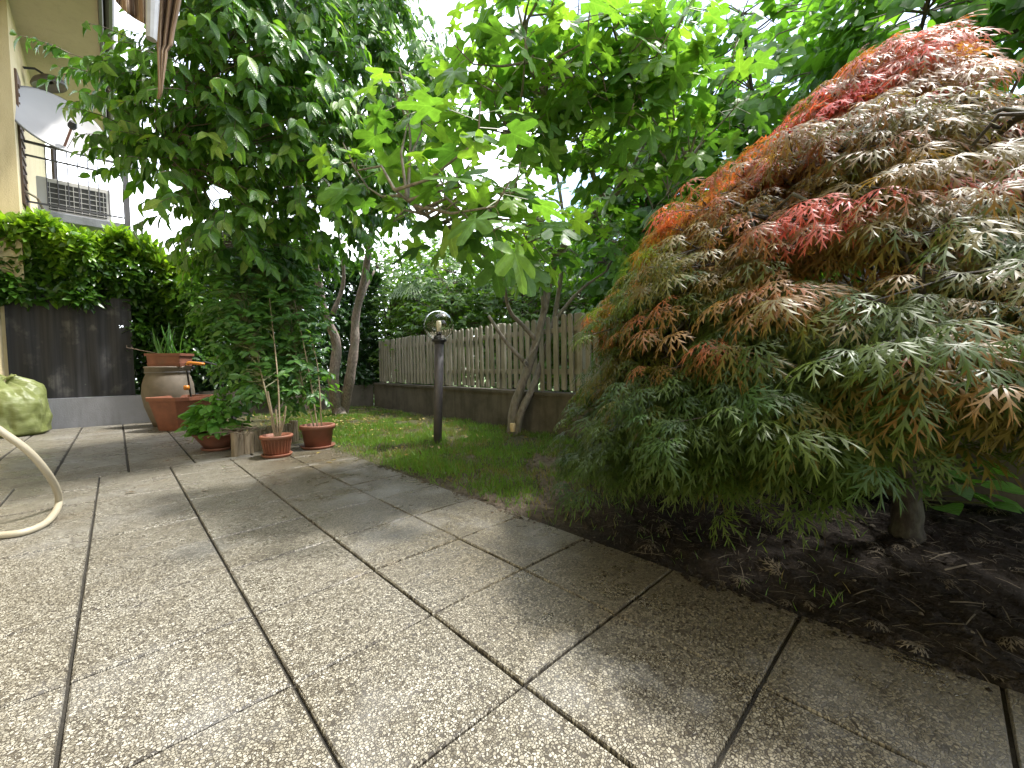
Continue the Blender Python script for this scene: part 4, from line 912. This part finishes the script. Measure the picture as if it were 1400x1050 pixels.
# denser clump by the paving edge and thin weeds under the maple
n = 1500; x = 1.75+rng.normal(0, .12, n); y = 2.75+rng.normal(0, .22, n); x2 = rng.uniform(1.55, 2.4, 320); y2 = rng.uniform(.2, 1.9, 320); x = np.concatenate([x, x2]); y = np.concatenate([y, y2]); n = len(x); k_ = (x > 1.5); x, y = x[k_], y[k_]; n = len(x)
o = bulk('grass_tufts', [(BL, np.stack([x, y, hv(x, y)-.004], -1), frames(UP+rng.normal(0, .55, (n, 3)), rng.normal(0, 1, (n, 3)), np.where(np.arange(n) < n-320, rng.uniform(.04, .1, n), rng.uniform(.02, .06, n))), np.clip(rng.normal(.6, .25, n), 0, 1))], M_grass, None); tag(o, 'longer grass tufts along the paving edge and under the maple', 'grass')
# fallen yellow leaves
n = 620; x = np.clip(2.2+rng.normal(0, .55, n), .95, 3.6); y = np.clip(6.2+rng.normal(0, .95, n), 4.7, 8.0); x = np.concatenate([x, rng.uniform(1.55, 3.4, 160)]); y = np.concatenate([y, rng.uniform(3, 6, 160)]); n = len(x)
x = np.where((y < 4.75)&(x < 1.5), 1.6, x)
pos = np.stack([x, y, hv(x, y)+rng.uniform(.008, .05, n)], -1); o = bulk('fallen_leaves', [(SMALL, pos, frames(rdir(n)*(1, 1, .3), UP+rng.normal(0, .45, (n, 3)), rng.uniform(.025, .055, n)), rng.beta(1.6, 1.6, n))], M_dead, None); tag(o, 'fallen yellow leaves scattered under the cherry tree', 'leaves')
# a few leaves on the paving, each a thing of its own
spots = [((437, 618), 'yellow fallen leaf on the paving in front of the wide shrub pot', .8), ((445, 632), 'ochre fallen leaf on the paving below the wide shrub pot', .45), ((460, 628), 'fallen leaf on the paving beside the lawn corner', .6), ((258, 603), 'yellow fallen leaf left of the bowl planter', .75), ((210, 625), 'small fallen leaf alone on the far paving', .35), ((285, 671), 'brown fallen leaf on the sunlit slab', .1), ((170, 674), 'dark crumb of leaf on the left slabs', .02)]
for (px_, py_), lab, tv in spots:
    p = G(px_, py_, .006); o = link('fallen_leaf', leaf_mesh(SMALL, int(tv*7), M_dead, 77)); A = Matrix(frames(rdir(1)*(1, 1, .05), np.array([[.1, .1, 1.]]), np.array([rng.uniform(.04, .07)]))[0].tolist()).to_4x4(); A.translation = p.tolist(); o.matrix_basis = A; tag(o, lab, 'leaf')
# straw and bark litter on the bare soil
n = 5200; x = rng.uniform(1.5, 3.5, n); y = rng.uniform(-1.8, 3.0, n); k_ = rng.random(n) < np.clip(1.2-.35*np.maximum(y, 0), .2, 1); x, y = x[k_], y[k_]; n = len(x)
ST = (np.array([(-.02, -.5, 0), (.02, -.5, 0), (.02, 0, .05), (-.02, 0, .05), (.012, .5, 0), (-.012, .5, 0)]), [(0, 1, 2, 3), (3, 2, 4, 5)])
o = bulk('straw_litter', [(ST, np.stack([x, y, hv(x, y)+rng.uniform(.004, .02, n)], -1), frames(rdir(n)*(1, 1, .15), UP+rng.normal(0, .3, (n, 3)), rng.gamma(2, .016, n)+.01), np.zeros(n))], M_straw, None); tag(o, 'dry straw and root litter on the bare soil', 'litter')
n = 4200; x = rng.uniform(1.5, 3.5, n); y = rng.uniform(-1.8, 3.6, n); CL = (np.array([(-.5, -.5, 0), (.5, -.4, 0), (.4, .5, 0), (-.5, .4, 0), (0.05, 0, .55)]), [(0, 1, 4), (1, 2, 4), (2, 3, 4), (3, 0, 4)])
o = bulk('soil_clods', [(CL, np.stack([x, y, hv(x, y)-.004], -1), frames(rdir(n)*(1, 1, .1), UP+rng.normal(0, .3, (n, 3)), rng.gamma(2, .009, n)+.006), np.zeros(n))], M_soil, None); tag(o, 'crumbly dark soil clods on the bed', 'soil')

n = 1500; x = 1.5-np.abs(rng.normal(0, .035, n)); y = rng.uniform(-1.2, 4.2, n); k_ = rng.random(n) < .35+.35*np.sin(y*5)+.3*np.sin(y*13+1); x, y = x[k_], y[k_]; n = len(x)
o = bulk('soil_crumbs', [(CL, np.stack([x, y, np.full(n, .001)], -1), frames(rdir(n)*(1, 1, .1), UP+rng.normal(0, .3, (n, 3)), rng.gamma(2, .0035, n)+.003), np.zeros(n))], M_soil, None); tag(o, 'soil crumbs spilled over the edge of the paving', 'soil')
n = 90; a = rng.uniform(0, 6.28, n); rr = np.sqrt(rng.random(n))*1.0; x = np.maximum(2.2+rr*np.cos(a), 1.52); y = .1+rr*np.sin(a); 
o = bulk('fallen_maple_leaves', [(MAPLES[0], np.stack([x, y, hv(x, y)+.014], -1), frames(rdir(n)*(1, 1, .2), UP+rng.normal(0, .4, (n, 3)), rng.uniform(.035, .07, n)), rng.uniform(.3, .75, n))], M_straw, None); tag(o, 'dry curled maple leaves lying on the dark soil', 'leaves')
n = 70; x = rng.uniform(1.52, 3.2, n); y = rng.uniform(-1.5, 2.5, n); PB = (np.array([(-.5, -.4, 0), (.5, -.5, 0), (.55, .4, 0), (-.4, .5, 0), (-.3, -.2, .35), (.3, -.25, .4), (.25, .3, .38), (-.2, .3, .33)]), [(4, 5, 6, 7), (0, 1, 5, 4), (1, 2, 6, 5), (2, 3, 7, 6), (3, 0, 4, 7)])
o = bulk('pebbles', [(PB, np.stack([x, y, hv(x, y)], -1), frames(rdir(n)*(1, 1, .05), np.tile(UP, (n, 1)), rng.gamma(2, .004, n)+.003), np.zeros(n))], M_straw, None); tag(o, 'small pebbles lying in the dark soil', 'pebbles')
_stuff()
